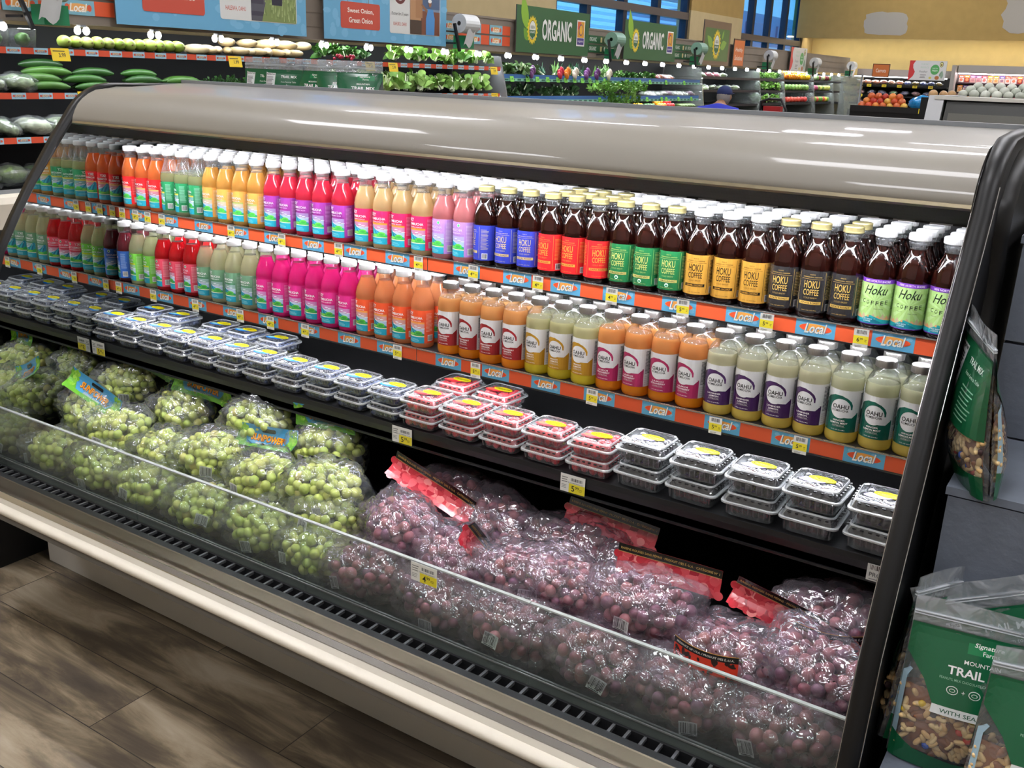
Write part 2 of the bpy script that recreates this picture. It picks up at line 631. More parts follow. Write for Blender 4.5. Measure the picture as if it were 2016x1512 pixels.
def blob(cx, cz, rx, rz, seed):
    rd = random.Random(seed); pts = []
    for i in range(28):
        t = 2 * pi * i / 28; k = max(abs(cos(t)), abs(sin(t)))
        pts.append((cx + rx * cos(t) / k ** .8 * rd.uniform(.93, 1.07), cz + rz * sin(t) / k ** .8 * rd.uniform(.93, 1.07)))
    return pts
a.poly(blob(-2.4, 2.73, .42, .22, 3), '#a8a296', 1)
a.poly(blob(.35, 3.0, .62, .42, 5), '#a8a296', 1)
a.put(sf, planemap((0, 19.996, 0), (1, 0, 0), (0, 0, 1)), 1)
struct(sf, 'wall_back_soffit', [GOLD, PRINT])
PALE = mat('wall pale', '#c4c1ba', .8)
struct(MB().box(X1, X1 + .2, Y0, Y1, 0, ZC), 'wall_right', PALE)
struct(MB().box(X0, X1, Y0 - .2, Y0, 0, ZC), 'wall_front', PALE)

# windows
FRM = mat('dark window frame', '#15263a', .4, metal=.3)
BAR = mat('window bar brown', '#5a514c', .5)
PANE = film('window pane', '#a9daf2', haze=.02, hazecol='#8fb8d8')
for i, (a0, a1, muls, hz) in enumerate(((w0[0], w0[1], (5.2,), (2.9,)), (w1[0], w1[1], (10.95, 12.05, 13.2), (2.52, 3.3)), (w2[0], w2[1], (17.45, 18.4, 19.4), (2.33, 3.3)))):
    w = MB()
    x0, x1 = X0 - .16, X0 - .04
    for y in (a0 + .04, a1 - .04): w.box(x0, x1, y - .045, y + .045, ZS, ZT, 0)
    for y in muls: w.box(x0, x1, y - .06, y + .06, ZS, ZT, 0)
    for z in hz: w.box(x0 - .01, x1 + .012, a0, a1, z - .055, z + .055, 1)
    w.box(x0, x1, a0, a1, ZS, ZS + .07, 0); w.box(x0, x1, a0, a1, ZT - .06, ZT, 0)
    wo = struct(w, 'window_%d' % (i + 1), [FRM, BAR])
    MB().box(X0 - .11, X0 - .1, a0 + .04, a1 - .04, ZS + .02, ZT - .02, 0).build('pane', PANE, wo)

# what stands outside the windows: a parking deck with white railings and a pale block
o = MB()
FAC = mat('outdoor concrete', '#8fa3b5', .8, var=.1, vscale=1)
WHT = mat('outdoor white rail', '#e6eef5', .5)
o.box(-14, -13, 6, 38, -1, 2.45, 0)
for k in range(8): o.box(-12.9, -12.8, 6, 38, 2.55 + .2 * k, 2.63 + .2 * k, 1)
for k in range(12): o.box(-12.85, -12.78, 7 + k * 2.7, 7.1 + k * 2.7, 2.4, 4.3, 1)
o.box(-14.5, -13.4, 6, 38, 4.35, 4.9, 0)
tag(o.build('parking_deck', [FAC, WHT]), 'pale concrete parking deck with white horizontal rails outside the long window', 'building')
o = MB().box(-18, -13, 39, 58, -1, 4.3, 0).box(-12.9, -11.5, 39.5, 57, -1, 2.85, 1)
for k in range(4): o.box(-13.0, -12.9, 40.5 + 4 * k, 42.4 + 4 * k, 3.3, 3.9, 2)
tag(o.build('office_block', [FAC, mat('outdoor awning', '#d9dfe0', .6), mat('outdoor glass', '#3f6f95', .2)]), 'pale blue-grey office block seen through the far window', 'building')

# ceiling lamps
LAMPM = mat('lamp glow', '#ffffff', .5, emit='#fbfaff', estr=31.)
LAMPF = mat('lamp housing', '#d8d6d0', .5)
k = 0
for iy, y in enumerate((-3.6, -.6, 2.6, 6.2, 10.2, 14.4, 18.2)):
    for x in (-1.9, 1.6, 5.2):
        e = empty('ceiling_lamp', (x, y, ZC), 'recessed white ceiling lamp, lamp %s of row %s counted from the window wall' % (ORD[(-1.9, 1.6, 5.2).index(x)], ORD[iy]), 'lamp', 'ceiling lamps')
        MB().box(-.62, .62, -.32, .32, -.06, -.005).build('housing', LAMPF, e)
        MB().box(-.58, .58, -.28, .28, -.07, -.061).build('diffuser', LAMPM, e)
# cove lamp over the yellow wall
e = empty('cove_lamp', (0, 20.7, 2.475), 'long warm strip lamp under the soffit of the yellow wall', 'lamp')
MB().box(-4.1, 5.0, -.05, .05, .005, .024).build('tube', mat('cove glow', '#ffffff', emit='#fff0cc', estr=16.), e)

# ================================================================ the cooler
CREAM = mat('enamel greige', '#928d83', .42, spec=.35, coat=.33, var=.02, vscale=3)
BLACKG = mat('black gloss', '#0b0b0c', .42, spec=.4)
BLACKM = mat('black matte', '#08080a', .55, spec=.35, bump=.1, bscale=200)
BLACKS = mat('black shelf steel', '#141415', .4, metal=.2)
STEEL = mat('brushed steel', '#665c4e', .36, metal=.85, var=.06, vscale=2)
STEELD = mat('dark steel', '#3c3c3d', .38, metal=.7)
CHROME = mat('bright trim', '#c9c7c4', .18, metal=.9)
BUMP = mat('cream vinyl', '#d8d0bf', .35, spec=.5, var=.04, vscale=8)
KICK = mat('painted kick', '#c6c2ba', .5, var=.03)
GREY = mat('grey trim', '#8b8f94', .35, metal=.3)
WHITE = mat('white plastic', '#e8e8e6', .4)
LED = mat('case light', '#ffffff', emit='#f4f6ff', estr=165.)
MIRR = mat('mirror', '#dfe4e2', .015, metal=1.)
HONEY = None
def honey():
    m, nt, p = newmat('honeycomb air grille')
    tc = nt.nodes.new('ShaderNodeTexCoord')
    v = nt.nodes.new('ShaderNodeTexVoronoi'); v.inputs['Scale'].default_value = 140; v.inputs['Randomness'].default_value = .25
    r = nt.nodes.new('ShaderNodeValToRGB')
    r.color_ramp.elements[0].position = .3; r.color_ramp.elements[0].color = lin('#050506')
    r.color_ramp.elements[1].position = .6; r.color_ramp.elements[1].color = lin('#101112')
    nt.links.new(tc.outputs['Object'], v.inputs['Vector']); nt.links.new(v.outputs['Distance'], r.inputs[0])
    nt.links.new(r.outputs[0], p.inputs['Base Color']); p.inputs['Roughness'].default_value = .6; p.inputs['Specular IOR Level'].default_value = .15
    return m
HONEY = honey()

L = 2.44
cooler = empty('display_cooler', (0, 0, 0), 'long open slant-front cooler with greige canopy, black ends and cream bumper on plank floor', 'cooler')
OUT = [(.98, 1.495), (.505, 1.4935), (.36, 1.493), (.325, 1.487), (.295, 1.475), (.272, 1.462), (.25, 1.446), (.23, 1.425), (.211, 1.402), (.155, 1.333), (.067, 1.212), (.011, 1.128), (-.046, 1.034), (-.085, .93),
       (-.125, .80), (-.152, .69), (-.178, .56), (-.2, .44), (-.215, .40), (-.215, .33), (.05, .31), (.08, .12), (.98, .12)]
RIN = [(.98, 1.495), (.505, 1.4935), (.36, 1.487), (.325, 1.476), (.3, 1.466), (.276, 1.452), (.258, 1.436), (.241, 1.417), (.222, 1.38), (.19, 1.327), (.132, 1.236), (.067, 1.122), (.038, 1.07), (-.016, .957), (-.075, .83),
       (-.125, .709), (-.162, .53), (-.18, .44), (-.195, .40), (-.215, .33), (.05, .31), (.08, .12), (.98, .12)]
# canopy: a rolled sheet
can = [(.216, 1.386), (.219, 1.399), (.227, 1.416), (.239, 1.434), (.256, 1.4495), (.277, 1.463), (.302, 1.4735), (.335, 1.4775), (.5, 1.4875), (.632, 1.4955)]
inn = [(y + .008, z - .010) for y, z in can]
cb = MB()
cb.prism(can + inn[::-1], 0.002, L - .001, 0, sm=True)
canopy = cb.build('canopy', CREAM, cooler)
canopy['label'] = 'glossy greige rolled canopy'
MB().prism([(.214, 1.381), (.216, 1.387), (.224, 1.389), (.224, 1.381)], 0.002, L - .001).build('canopy_edge', mat('brass edge', '#a89c80', .25, metal=.6), cooler)
MB().prism([(.632, 1.486), (.632, 1.5045), (.652, 1.5045), (.66, 1.486)], -.02, L + .03).build('rear_trim', GREY, cooler)
MB().box(0, L, .66, .98, 1.40, 1.486).build('top_deck', GREY, cooler)
MB().prism([(.222, 1.382), (.226, 1.384), (.268, 1.350), (.264, 1.346)], 0.002, L - .001).build('air_grille', HONEY, cooler)
t = MB().prism([(.2625, 1.3445), (.2625, 1.3485), (.268, 1.352), (.268, 1.3445)], 0.002, L - .001, 0)
for i in range(40):
    x = .03 + i * .061
    t.box(x, x + .024, .2615, .2626, 1.3448, 1.3478, 1)
t.build('grille_lip', [mat('lip grey', '#8f8f92', .35, metal=.4), BLACKM], cooler)
MB().box(0, L, .31, .32, 1.345, 1.47).box(0, L, .32, .98, 1.44, 1.452).build('inner_top', BLACKM, cooler)
MB().prism([(.83, 1.45), (.90, 1.45), (.90, .38), (.62, .38), (.62, .39), (.8, .44), (.83, .7)], 0, L).build('back_panel', BLACKM, cooler)
MB().box(-.02, L + .02, .9, .98, .12, 1.486).build('rear_body', BLACKG, cooler)
# well
MB().prism([(-.10, .372), (-.10, .376), (.2, .376), (.62, .39), (.62, .378), (.2, .368)], 0, L).build('well_floor', BLACKM, cooler)
MB().box(-.02, L + .02, .06, .9, .12, .366).build('lower_body', KICK, cooler)
# end panels
def loft(outs, xs, m=0):
    mb = MB(); n = len(outs[0])
    vs = [(x, y, z) for o_, x in zip(outs, xs) for y, z in o_]
    fs = [(k * n + i, k * n + (i + 1) % n, (k + 1) * n + (i + 1) % n, (k + 1) * n + i) for k in range(len(xs) - 1) for i in range(n)]
    mb.add(vs, fs, m, True)
    tri = tessellate_polygon([[Vector((a, b, 0)) for a, b in outs[0]]])
    mb.add([(xs[0], y, z) for y, z in outs[0]], list(tri), m)
    mb.add([(xs[-1], y, z) for y, z in outs[-1]], [t[::-1] for t in tri], m)
    return mb
def fwd(o_, d): return [((y - d) if y < .5 else y, z + (d * .4 if z > 1.4 else 0)) for y, z in o_]
pl = loft([fwd(OUT, -.012), OUT, OUT, fwd(OUT, -.012)], [-.04, -.034, -.006, 0])
pl.build('end_panel', BLACKG, cooler)
pr_ = loft([RIN, fwd(RIN, .010), fwd(RIN, .012), fwd(RIN, .010), RIN], [2.44, 2.444, 2.456, 2.469, 2.473])
po = pr_.build('end_panel', BLACKG, cooler)
g = MB()
for xx, dd in ((2.4402, .0022), (2.4728, .0022)):
    for i in range(7, 17):
        (a_, b_), (c_, d_) = RIN[i], RIN[i + 1]
        g.tube([(xx, a_ - .002, b_), (xx, c_ - .002, d_)], .0012, 5)
g.build('edge_bead', CHROME, po)
def back(o_, d): return [((y + d + max(0, min(.17, (1.36 - z) * 1.1))) if y < .5 else y, z - (d * .4 if z > 1.4 else 0)) for y, z in o_]
ob = loft([back(RIN, .05), back(RIN, .055), back(RIN, .075)], [2.473, 2.486, 2.494])
ob.build('outer_shell', BLACKG, cooler)
mi = MB()
mp_ = [(y + .012 if y < .5 else y, z - (.01 if z > 1.3 else 0)) for y, z in OUT]
mp_ = [(y, z) for y, z in mp_ if z > .395] ; mp_.append((.9, .40))
tri = tessellate_polygon([[Vector((a_, b_, 0)) for a_, b_ in mp_]])
n = len(mp_)
mi.add([(.0006, y, z) for y, z in mp_] + [(.003, y, z) for y, z in mp_], list(tri) + [tuple(i + n for i in t_[::-1]) for t_ in tri] + [(i, (i + 1) % n, (i + 1) % n + n, i + n) for i in range(n)])
mo = mi.build('mirror', MIRR, cooler); mo['label'] = 'mirrored inner face of the far end panel'

# price rails with strips of orange and a surfboard badge
def badge(a, cx, cy, w, h, big=False):
    a.rect(cx - w / 2, cy - h / 2, cx + w / 2, cy + h / 2, '#5fa9cf', 1)
    rd = random.Random(int(cx * 1000))
    for _ in range(5): a.ell(cx + rd.uniform(-.4, .4) * w, cy + rd.uniform(-.3, .3) * h, w * .07, h * .12, '#7dbcdc', 2, 8)
    s = w * .41
    a.ell(cx, cy, s, h * .26, '#e8a04a', 3, 24)
    a.poly([(cx - s, cy), (cx - s * .8, cy + h * .15), (cx - s * .55, cy + h * .21), (cx - s * .6, cy - h * .2), (cx - s * .8, cy - h * .15)], '#e2512f', 4)
    a.poly([(cx + s, cy), (cx + s * .8, cy + h * .15), (cx + s * .6, cy + h * .2), (cx + s * .62, cy - h * .2), (cx + s * .8, cy - h * .15)], '#e2512f', 4)
    a.text('Local', cx + s * .02 + h * .02, cy - h * .02, s * 1.25, h * .62, '#2f7fa8', 5, bold=2.2, shear=.25, rot=.06)
    a.text('Local', cx + s * .02, cy, s * 1.25, h * .62, '#f6f4ea', 6, bold=1.1, shear=.25, rot=.06)
def rail(x0, x1, yf, zb, zt, starts, w, bm='r'):
    mb = MB()
    mb.prism([(yf, zb), (yf, zt), (yf + .004, zt), (yf + .004, zb)], x0, x1, 0)
    mb.prism([(yf - .002, zt - .0015), (yf - .002, zt + .0008), (yf + .0035, zt + .0008), (yf + .0035, zt - .0015)], x0, x1, 1)
    mb.prism([(yf - .003, zb - .003), (yf - .003, zb), (yf + .004, zb), (yf + .004, zb - .003)], x0, x1, 2)
    a = Art()
    h = zt - zb
    a.rect(x0, 0, x1, h, '#dd5b35', 0)
    for s_ in starts:
        if s_ + w <= x1 + .001 and s_ >= x0 - .001: badge(a, s_ + w / 2, h / 2, w, h)
    a.put(mb, planemap((0, yf - .0003, zb), (1, 0, 0), (0, 0, 1)), 3)
    return mb, [BLACKS, CHROME, BLACKS, GLOSSPRINT]
for nm, y, zt, zb, st in (('upper', .3411, 1.126, 1.093, [.06, .207, .359, .507, .648, .794, .944, 1.085, 1.30, 1.445, 1.575, 1.71, 1.853, 1.997, 2.143, 2.29]),
                          ('middle', .2995, .900, .868, [.054, .212, .36, .51, .655, .81, .955, 1.09, 1.28, 1.42, 1.56, 1.70, 1.845, 1.99, 2.135, 2.279])):
    for x0, x1 in ((0.001, 1.219), (1.221, 2.439)):
        sh = MB().box(x0, x1, y + .004, .82, zt - .008, zt - .002, 0).box(x0, x1, .78, .82, zt - .06, zt - .008, 0)
        so = sh.build('shelf', BLACKS, cooler)
        so['label'] = '%s bottle shelf' % nm
        mb, ms = rail(x0, x1, y, zb, zt, st, .078)
        mb.build('price_rail', ms, so)
        MB().box(x0 + .01, x1 - .01, y + .006, y + .016, zt - .0358, zt - .030).build('light_strip', LED, so)
for x0, x1 in ((0.001, 1.219), (1.221, 2.439)):
    so = MB().prism([(.2065, .682), (.2065, .7225), (.209, .7275), (.8, .7275), (.8, .722), (.2125, .722), (.2125, .682)], x0, x1).build('shelf', BLACKS, cooler)
    so['label'] = 'berry shelf'
    MB().prism([(.203, .6785), (.203, .684), (.2065, .684), (.2065, .7), (.2045, .715), (.2045, .7275), (.209, .7275), (.209, .7275), (.2125, .6785)], x0, x1).build('front_lip', mat('soft black', '#17181a', .35), so)
MB().box(.01, L - .01, .2705, .281, 1.3465, 1.352).build('light_strip', mat('canopy light', '#ffffff', emit='#f6f7ff', estr=300.), cooler)
MB().box(.01, L - .01, .335, .352, 1.424, 1.436).build('light_strip', mat('added cap light', '#ffffff', emit='#f4f6ff', estr=85.), cooler)  # extra strip added out of view to brighten the rear rows of caps
# glass front: four panes in a clip rail
GLASS = film('case glass', '#eef3f1', haze=.05, hazecol='#b9c0ba', fmin=.03)
for k in range(4):
    e_ = MB().box(k * .61 + .002, k * .61 + .608, -.1135, -.1085, .405, .588).build('glass_pane', GLASS, cooler)
    MB().box(k * .61 + .001, k * .61 + .609, -.1150, -.107, .5875, .5905).build('pane_edge', mat('pane edge', '#a9b0ab', .25), e_)
MB().box(0, L, -.1145, -.112, .4245, .4275).box(0, L, -.1085, -.104, .40, .4275).build('pane_clip', mat('clip grey', '#6f7270', .35), cooler)
# intake grille with its bars
gr = MB().box(0, L, -.175, -.098, .372, .376, 0).box(0, L, -.119, -.113, .376, .405, 1).box(0, L, -.165, -.146, .38, .405, 1)
x = .012
while x < L - .01:
    gr.box(x, x + .006, -.147, -.117, .398, .4045, 2); x += .0325
gr.build('intake_grille', [BLACKM, mat('grille frame', '#2c2d2f', .4, metal=.5), mat('grille bar', '#5c5d5f', .4, metal=.4)], cooler)
fr_ = MB().prism([(-.165, .395), (-.165, .4055), (-.1665, .4065), (-.17, .4055), (-.22, .4025), (-.22, .39)], -.03, L + .02)
fr_.build('steel_deck', STEEL, cooler)
MB().prism([(-.22, .39), (-.22, .4035), (-.2225, .404), (-.2335, .3965), (-.2345, .394), (-.2335, .385)], -.03, L + .02).build('steel_strip', CHROME, cooler)
MB().prism([(-.2335, .36), (-.2335, .395), (-.248, .387), (-.25, .36)], -.03, L + .02).build('bumper_channel', mat('channel cream', '#a59d8d', .4), cooler)
bp = [(-.246 - .021 * sin(pi * k / 10) ** .8, .388 - .026 * (1 - cos(pi * k / 10)) / 2) for k in range(11)]
MB().prism(bp + [(-.235, .362), (-.235, .388)], -.03, L + .02, sm=True).build('bumper', BUMP, cooler)
MB().prism([(-.25, .362), (-.247, .335), (-.235, .325), (.05, .31), (.05, .36)], -.03, L + .02).build('under_bumper', mat('under grey', '#6d6a66', .5), cooler)
MB().box(-.087, L + .05, .034, .062, 0, .33).box(-.087, L + .05, .062, .9, 0, .12).build('kick_plate', KICK, cooler)

# black base of the next fixture beyond the far end
tag(MB().box(-.95, -.16, -.09, .055, 0, .30, 0).box(-1.0, -.16, .055, .8, 0, .36, 0).build('fixture_base', mat('deep black', '#050608', .6)), 'low black fixture base on the floor beyond the far end of the cooler', 'fixture base')
# ================================================================ bottles
CLEAR = film('clear bottle', '#f4f6f4', haze=.04, fmin=.05)
CAPW = mat('cap white', '#f2f2f0', .45)
CAPG = mat('cap gold', '#c9bd84', .3, metal=.7)
CAPS = mat('cap silver', '#b9b6b2', .28, metal=.9)

def cap_mesh(r, z0, z1, m, ribs=True, ring=False):
    mb = MB()
    n = 24
    prof = [(r * .93, z0), (r, z0 + .001), (r, z1 - .0018), (r * .95, z1 - .0004), (r * .88, z1), (.0001, z1)]
    if ring: prof = [(r * .96, z0), (r * 1.03, z0 + .0012), (r * .97, z0 + .0028), (r * 1.0, z0 + .0045), (r * .97, z1 - .003), (r * 1.01, z1 - .0015), (r * .9, z1), (.0001, z1 - .0006)]
    mb.lathe(prof, n, 0, cap=False)
    if ribs:
        for i in range(36):
            a = 2 * pi * i / 36
            R = Matrix.Rotation(a, 3, 'Z')
            mb.box(r - .0002, r + .0004, -.0006, .0006, z0 + .0015, z1 - .002, 0, rot=R)
    return mb.mesh('cap', [m])

def body_mesh(prof, zfill, mliq, n=22, base=None):
    """prof: radius, height; liquid below zfill, clear above"""
    ms = [1 if (prof[i][1] + prof[i + 1][1]) / 2 > zfill else 0 for i in range(len(prof) - 1)]
    if base: ms = [2 if prof[i + 1][1] < .0245 else ms[i] for i in range(len(ms))]  # lowest band gets its own material with the glow painted in
    mb = MB().lathe(prof, n, ms=ms, cap=False)
    rf = [p for p in prof if p[1] <= zfill][-1][0]
    o = len(mb.v)
    mb.add([(rf * .97 * cos(2 * pi * i / n), rf * .97 * sin(2 * pi * i / n), zfill) for i in range(n)], [tuple(range(n))], 0)
    mb.add([(prof[0][0] * cos(2 * pi * i / n), prof[0][0] * sin(2 * pi * i / n), prof[0][1]) for i in range(n)], [tuple(range(n))[::-1]], 0)
    return mb.mesh('body', [mliq, CLEAR] + ([base] if base else []))

P_SKY = [(.024, .001), (.0275, .0), (.0298, .004), (.0300, .010), (.0296, .014), (.0296, .100), (.0300, .104), (.0296, .111), (.0275, .122), (.0235, .134), (.0192, .145), (.0168, .152), (.0160, .157), (.0158, .165), (.0176, .1665), (.0176, .169), (.0160, .170), (.0158, .175)]
P_HOKU = [(.024, .001), (.0275, .0), (.0300, .004), (.0303, .010), (.0298, .014), (.0298, .098), (.0303, .102), (.0300, .112), (.0280, .124), (.0240, .136), (.0190, .146), (.0165, .152), (.0158, .158), (.0160, .165), (.0182, .1665), (.0184, .171), (.0165, .172), (.0165, .176)]
P_OAHU = [(.022, .002), (.0270, .0), (.0300, .003), (.0312, .009), (.0312, .020), (.0308, .024), (.0308, .110), (.0312, .114), (.0311, .124), (.0300, .133), (.0275, .141), (.0235, .148), (.0198, .152), (.0182, .155), (.0182, .160), (.0196, .161), (.0196, .163), (.0180, .164), (.0180, .166)]

def sky_label(top, stripe, sub, light=False, side=None):
    a = Art()
    H = .084; W = .0925
    side = side or top
    a.rect(-W, 0, W, H, side, 0)
    x0, x1 = -.0275, .0275
    a.rect(x0, H - .030, x1, H, top, 1)
    a.rect(x0, H - .0345, x1, H - .030, stripe, 1)
    # landscape
    yb, yt = .0185, H - .0345
    a.rect(x0, yb, x1, yt, '#b9cfe6', 1)
    a.rect(x0, yt - .012, x1, yt, mixh(top, '#b9cfe6', .55), 2)
    rd = random.Random(len(sub) * 7)
    for k in range(4):
        cx = x0 + .007 + k * .0135
        a.poly([(cx - .009, yb + .018), (cx, yt - .009 - .003 * (k % 2)), (cx + .009, yb + .018)], '#d9b9b0' if k % 2 else '#c9c2d6', 3)
    for k in range(6): a.ell(x0 + .004 + k * .0095, yt - .006 - .003 * (k % 3), .0052, .0012, '#eef4fa', 4, 8)
    a.poly([(x0, yb + .030), (x0 + .006, yb + .033), (x0 + .014, yb + .024), (x0 + .026, yb + .0165), (x1, yb + .006), (x1, yb), (x0, yb)], '#1f87a0', 5)
    for k in range(5):
        a.poly([(x0 + .003 + k * .006, yb + .031 - k * .0045), (x0 + .005 + k * .006, yb + .0305 - k * .0045), (x0 + .016 + k * .007, yb + .006), (x0 + .011 + k * .007, yb + .006)], '#3fb3c0' if k % 2 else '#155f80', 6)
    a.poly([(x0, yb + .012), (x0 + .012, yb + .007), (x0 + .03, yb + .009), (x1, yb + .004), (x1, yb), (x0, yb)], '#2f9a48', 7)
    a.ell(x0 + .040, yb + .0075, .010, .0055, '#57b53c', 8, 12)
    a.ell(x0 + .040, yb + .0065, .007, .0035, '#2f8f3c', 9, 12)
    a.ell(x0 + .020, yb + .004, .010, .0028, '#7cc24a', 8, 12)
    a.rect(x0, yb - .0022, x1, yb, '#e9e9c8', 9)
    a.rect(x0, 0, x1, yb - .0022, '#1d8fa6', 9)
    a.lines(-.014, .016, .004, .0125, 3, '#8fd0d8', 10, 3, .3)
    tc = '#ffffff' if not light else '#f3e9f6'
    b = 1.6 if not light else .2
    a.text('SKY', -.012, H - .009, .019, .0085, tc, 10, bold=b)
    a.text('KOMBUCHA', .000, H - .0195, .045, .0065, tc, 10, bold=b)
    a.text(sub, .000, H - .0272, .038, .003, tc, 10, bold=.6)
    if light: a.ell(.013, H - .008, .0042, .0042, '#ffffff', 10, 14).ell(.013, H - .008, .003, .003, '#3c8f5a', 11, 12)
    for sg in (1, -1):
        a.lines(*((.032, .052) if sg > 0 else (-.052, -.032)), .030, H - .006, 14, mixh(side, '#ffffff', .45), 2, 5, .45)
    a.barcode(.036, .005, .052, .021, 2, 10, 4)
    return a, H, .0098 + .003
def mixh(a, b, t):
    a, b = a.lstrip('#'), b.lstrip('#')
    return '#' + ''.join('%02x' % int(round(int(a[i:i + 2], 16) * (1 - t) + int(b[i:i + 2], 16) * t)) for i in (0, 2, 4))

def hoku_label(base, ink, name, inkbar=None):
    a = Art(); H = .083; W = .0928
    d = mixh(base, '#000000', .25); l = mixh(base, '#ffffff', .12)
    a.rect(-W, 0, W, H, base, 0)
    for k in range(9): a.rect(-W + k * .02, 0, -W + k * .02 + .006, H, mixh(base, d, .25), 1)
    for x in (-.027, .027): a.rect(x - .0006, .004, x + .0006, H - .003, mixh(base, ink, .6), 2)
    a.text('MADE IN', 0, H - .0075, .010, .0018, ink, 3)
    a.text('HONOLULU, HAWAII', 0, H - .0125, .036, .0024, ink, 3, bold=.3)
    a.rect(-.022, H - .0165, .022, H - .0161, ink, 3)
    a.text('HOKU', 0, H - .0268, .030, .0150, ink, 3, bold=.3)
    a.text('COFFEE', 0, H - .0425, .030, .0120, ink, 3, bold=.3)
    a.text('COLD BREW', 0, H - .0535, .026, .0032, mixh(base, ink, .75), 3)
    bb = inkbar or ink
    a.rect(-.022, .0165, .022, .0225, bb, 3)
    a.text(name, 0, .0195, .036, .0036, mixh(base, '#000000', .35) if not inkbar else base, 4, bold=.8)
    a.text('12 FL OZ (355 ML)', 0, .0045, .028, .0022, ink, 3)
    for sg in ((.031, .050), (-.050, -.031)):
        a.lines(*sg, .026, H - .008, 16, mixh(base, ink, .7), 2, 8, .4)
    a.barcode(.034, .003, .048, .017, 3, 9, 3)
    if name == 'ORGANIC': a.ell(0, .0105, .0042, .0042, '#e8efe8', 4, 14).ell(0, .0098, .003, .0022, '#2f7a5a', 5, 10)
    return a, H, .0130
def lime_label():
    a = Art(); H = .087; W = .0928
    a.rect(-W, 0, W, H, '#a9cf7c', 0)
    for k in range(12):
        t = 2 * pi * k / 12
        a.poly([(.0, .045), (.035 * cos(t), .045 + .035 * sin(t)), (.035 * cos(t + .22), .045 + .035 * sin(t + .22))], '#b9dc92', 1)
    a.rect(-W, H - .008, W, H, '#5b2f86', 2)
    a.text('100% NORTH SHORE', 0, H - .004, .048, .0042, '#f2e9f7', 3, bold=.9)
    a.text('Hoku', 0, H - .021, .040, .0175, '#14201a', 3, bold=.3, shear=.3)
    for i, ch in enumerate('COFFEE'):
        t = (i - 2.5) * .0085
        a.text(ch, t, H - .0455 + (t * 16) ** 2 * .02, .0052, .0075, '#14201a', 3)
    a.text('Naturally', -.016, H - .054, .010, .002, '#2c3a2c', 3); a.text('Oahu, Hawaii', .008, H - .0565, .017, .0026, '#2c3a2c', 3, shear=.2)
    for k in range(9):
        cx = -.036 + k * .009
        a.poly([(cx - .007, .010), (cx, .0215 - .003 * (k % 2)), (cx + .007, .010)], '#d9a273' if k % 2 else '#c3b08e', 3)
    a.poly([(-W, .012), (-.02, .010), (-.005, .018), (.015, .011), (.035, .008), (W, .014), (W, 0), (-W, 0)], '#1f8f8f', 4)
    a.poly([(-.03, .003), (-.005, .014), (.02, .003)], '#116a7c', 5)
    a.text('COLD BREW', -.010, .010, .020, .0028, '#dff2ef', 6, bold=.5); a.text('COFFEE', -.010, .0062, .014, .0028, '#dff2ef', 6, bold=.5)
    a.rect(-W, 0, W, .002, '#4a2a78', 7)
    a.lines(.033, .045, .030, .070, 16, '#4f6b42', 2, 3, .45)
    return a, H, .0095
def oahu_label(base, l1, l2):
    a = Art(); H = .085; W = .0965
    a.rect(-W, 0, W, H, '#dcdcda', 0)
    a.rect(-.036, 0, .036, .040, base, 1)
    a.poly([(-.036, .04), (-.036, .060), (-.028, .068), (-.014, .074), (.0, .074), (.012, .069), (.019, .060), (.021, .050), (.016, .04)], base, 1)
    a.poly([(.016, .04), (.021, .05), (.036, .0365), (.036, .03), (.0, .03)], '#dcdcda', 2)
    a.poly([(.036, .0), (.036, .040), (.030, .036), (.016, .022), (.012, .01), (.016, 0)], base, 3)
    a.ell(0, .0475, .0195, .0195, '#dcdcda', 4, 30)
    a.poly([(.006, .066), (.014, .061), (.019, .054), (.0195, .047), (.0225, .047), (.0225, .056), (.019, .063), (.012, .069)], base, 5)
    a.text('OAHU', 0, .0515, .031, .0088, '#111114', 6, bold=.9)
    a.text('KOMBUCHA', 0, .0435, .031, .0048, '#111114', 6, bold=.6)
    a.text(l1, 0, .0235, .006 * len(l1) ** .75, .0034, '#efeae6', 6, bold=.9)
    a.text(l2, 0, .0183, .006 * len(l2) ** .75, .0034, '#efeae6', 6, bold=.9)
    a.text('KOMBUCHA', 0, .0128, .022, .0028, '#cfc6c2', 6)
    a.rect(-.013, .0155, .013, .0157, '#cfc6c2', 6); a.rect(-.013, .0105, .013, .0107, '#cfc6c2', 6)
    a.text('14 FL OZ (414 ML)', 0, .004, .026, .0024, '#efeae6', 6, bold=.3)
    for sg in ((.039, .055), (-.055, -.039)):
        a.lines(*sg, .030, H - .004, 18, '#4a4a50', 2, 8, .5)
        a.lines(*sg, .004, .026, 5, '#c9c4c4', 2, 4, .6)
    return a, H, .0235

KINDS = {}
def bottle_kind(key, prof, zfill, liq, clear, art, rl, capm, capr, capz, **kw):
    a, H, z0 = art
    mb = MB()
    a.put(mb, cylmap(rl, z0), 0, step=.0058, off=.0003, lay=.00006)
    KINDS[key] = (body_mesh(prof, zfill, juice('drink ' + key, liq, clear), 22, juice('settled ' + key, kw['base'], .2) if 'base' in kw else None), mb.mesh('label', [GLOSSPRINT]), {c: cap_mesh(capr, capz[0], capz[1], m, ribs, ring) for c, (m, ribs, ring) in capm.items()})  # base colour paints the glow of refracted light into the bottle bottom
WC = {'w': (CAPW, True, False)}
def sky(key, top, stripe, sub, liq, clear=.35, light=False, zf=.153):
    bottle_kind(key, P_SKY, zf, liq, clear, sky_label(top, stripe, sub, light), .0297, WC, .0202, (.171, .186))
sky('red', '#cf1d22', '#d9b26a', 'GUAVA DRAGON', '#e87a3c')
sky('dark green', '#17603a', '#d8c84a', 'GINGER MINT', '#cfd3a0', .55, zf=.12)
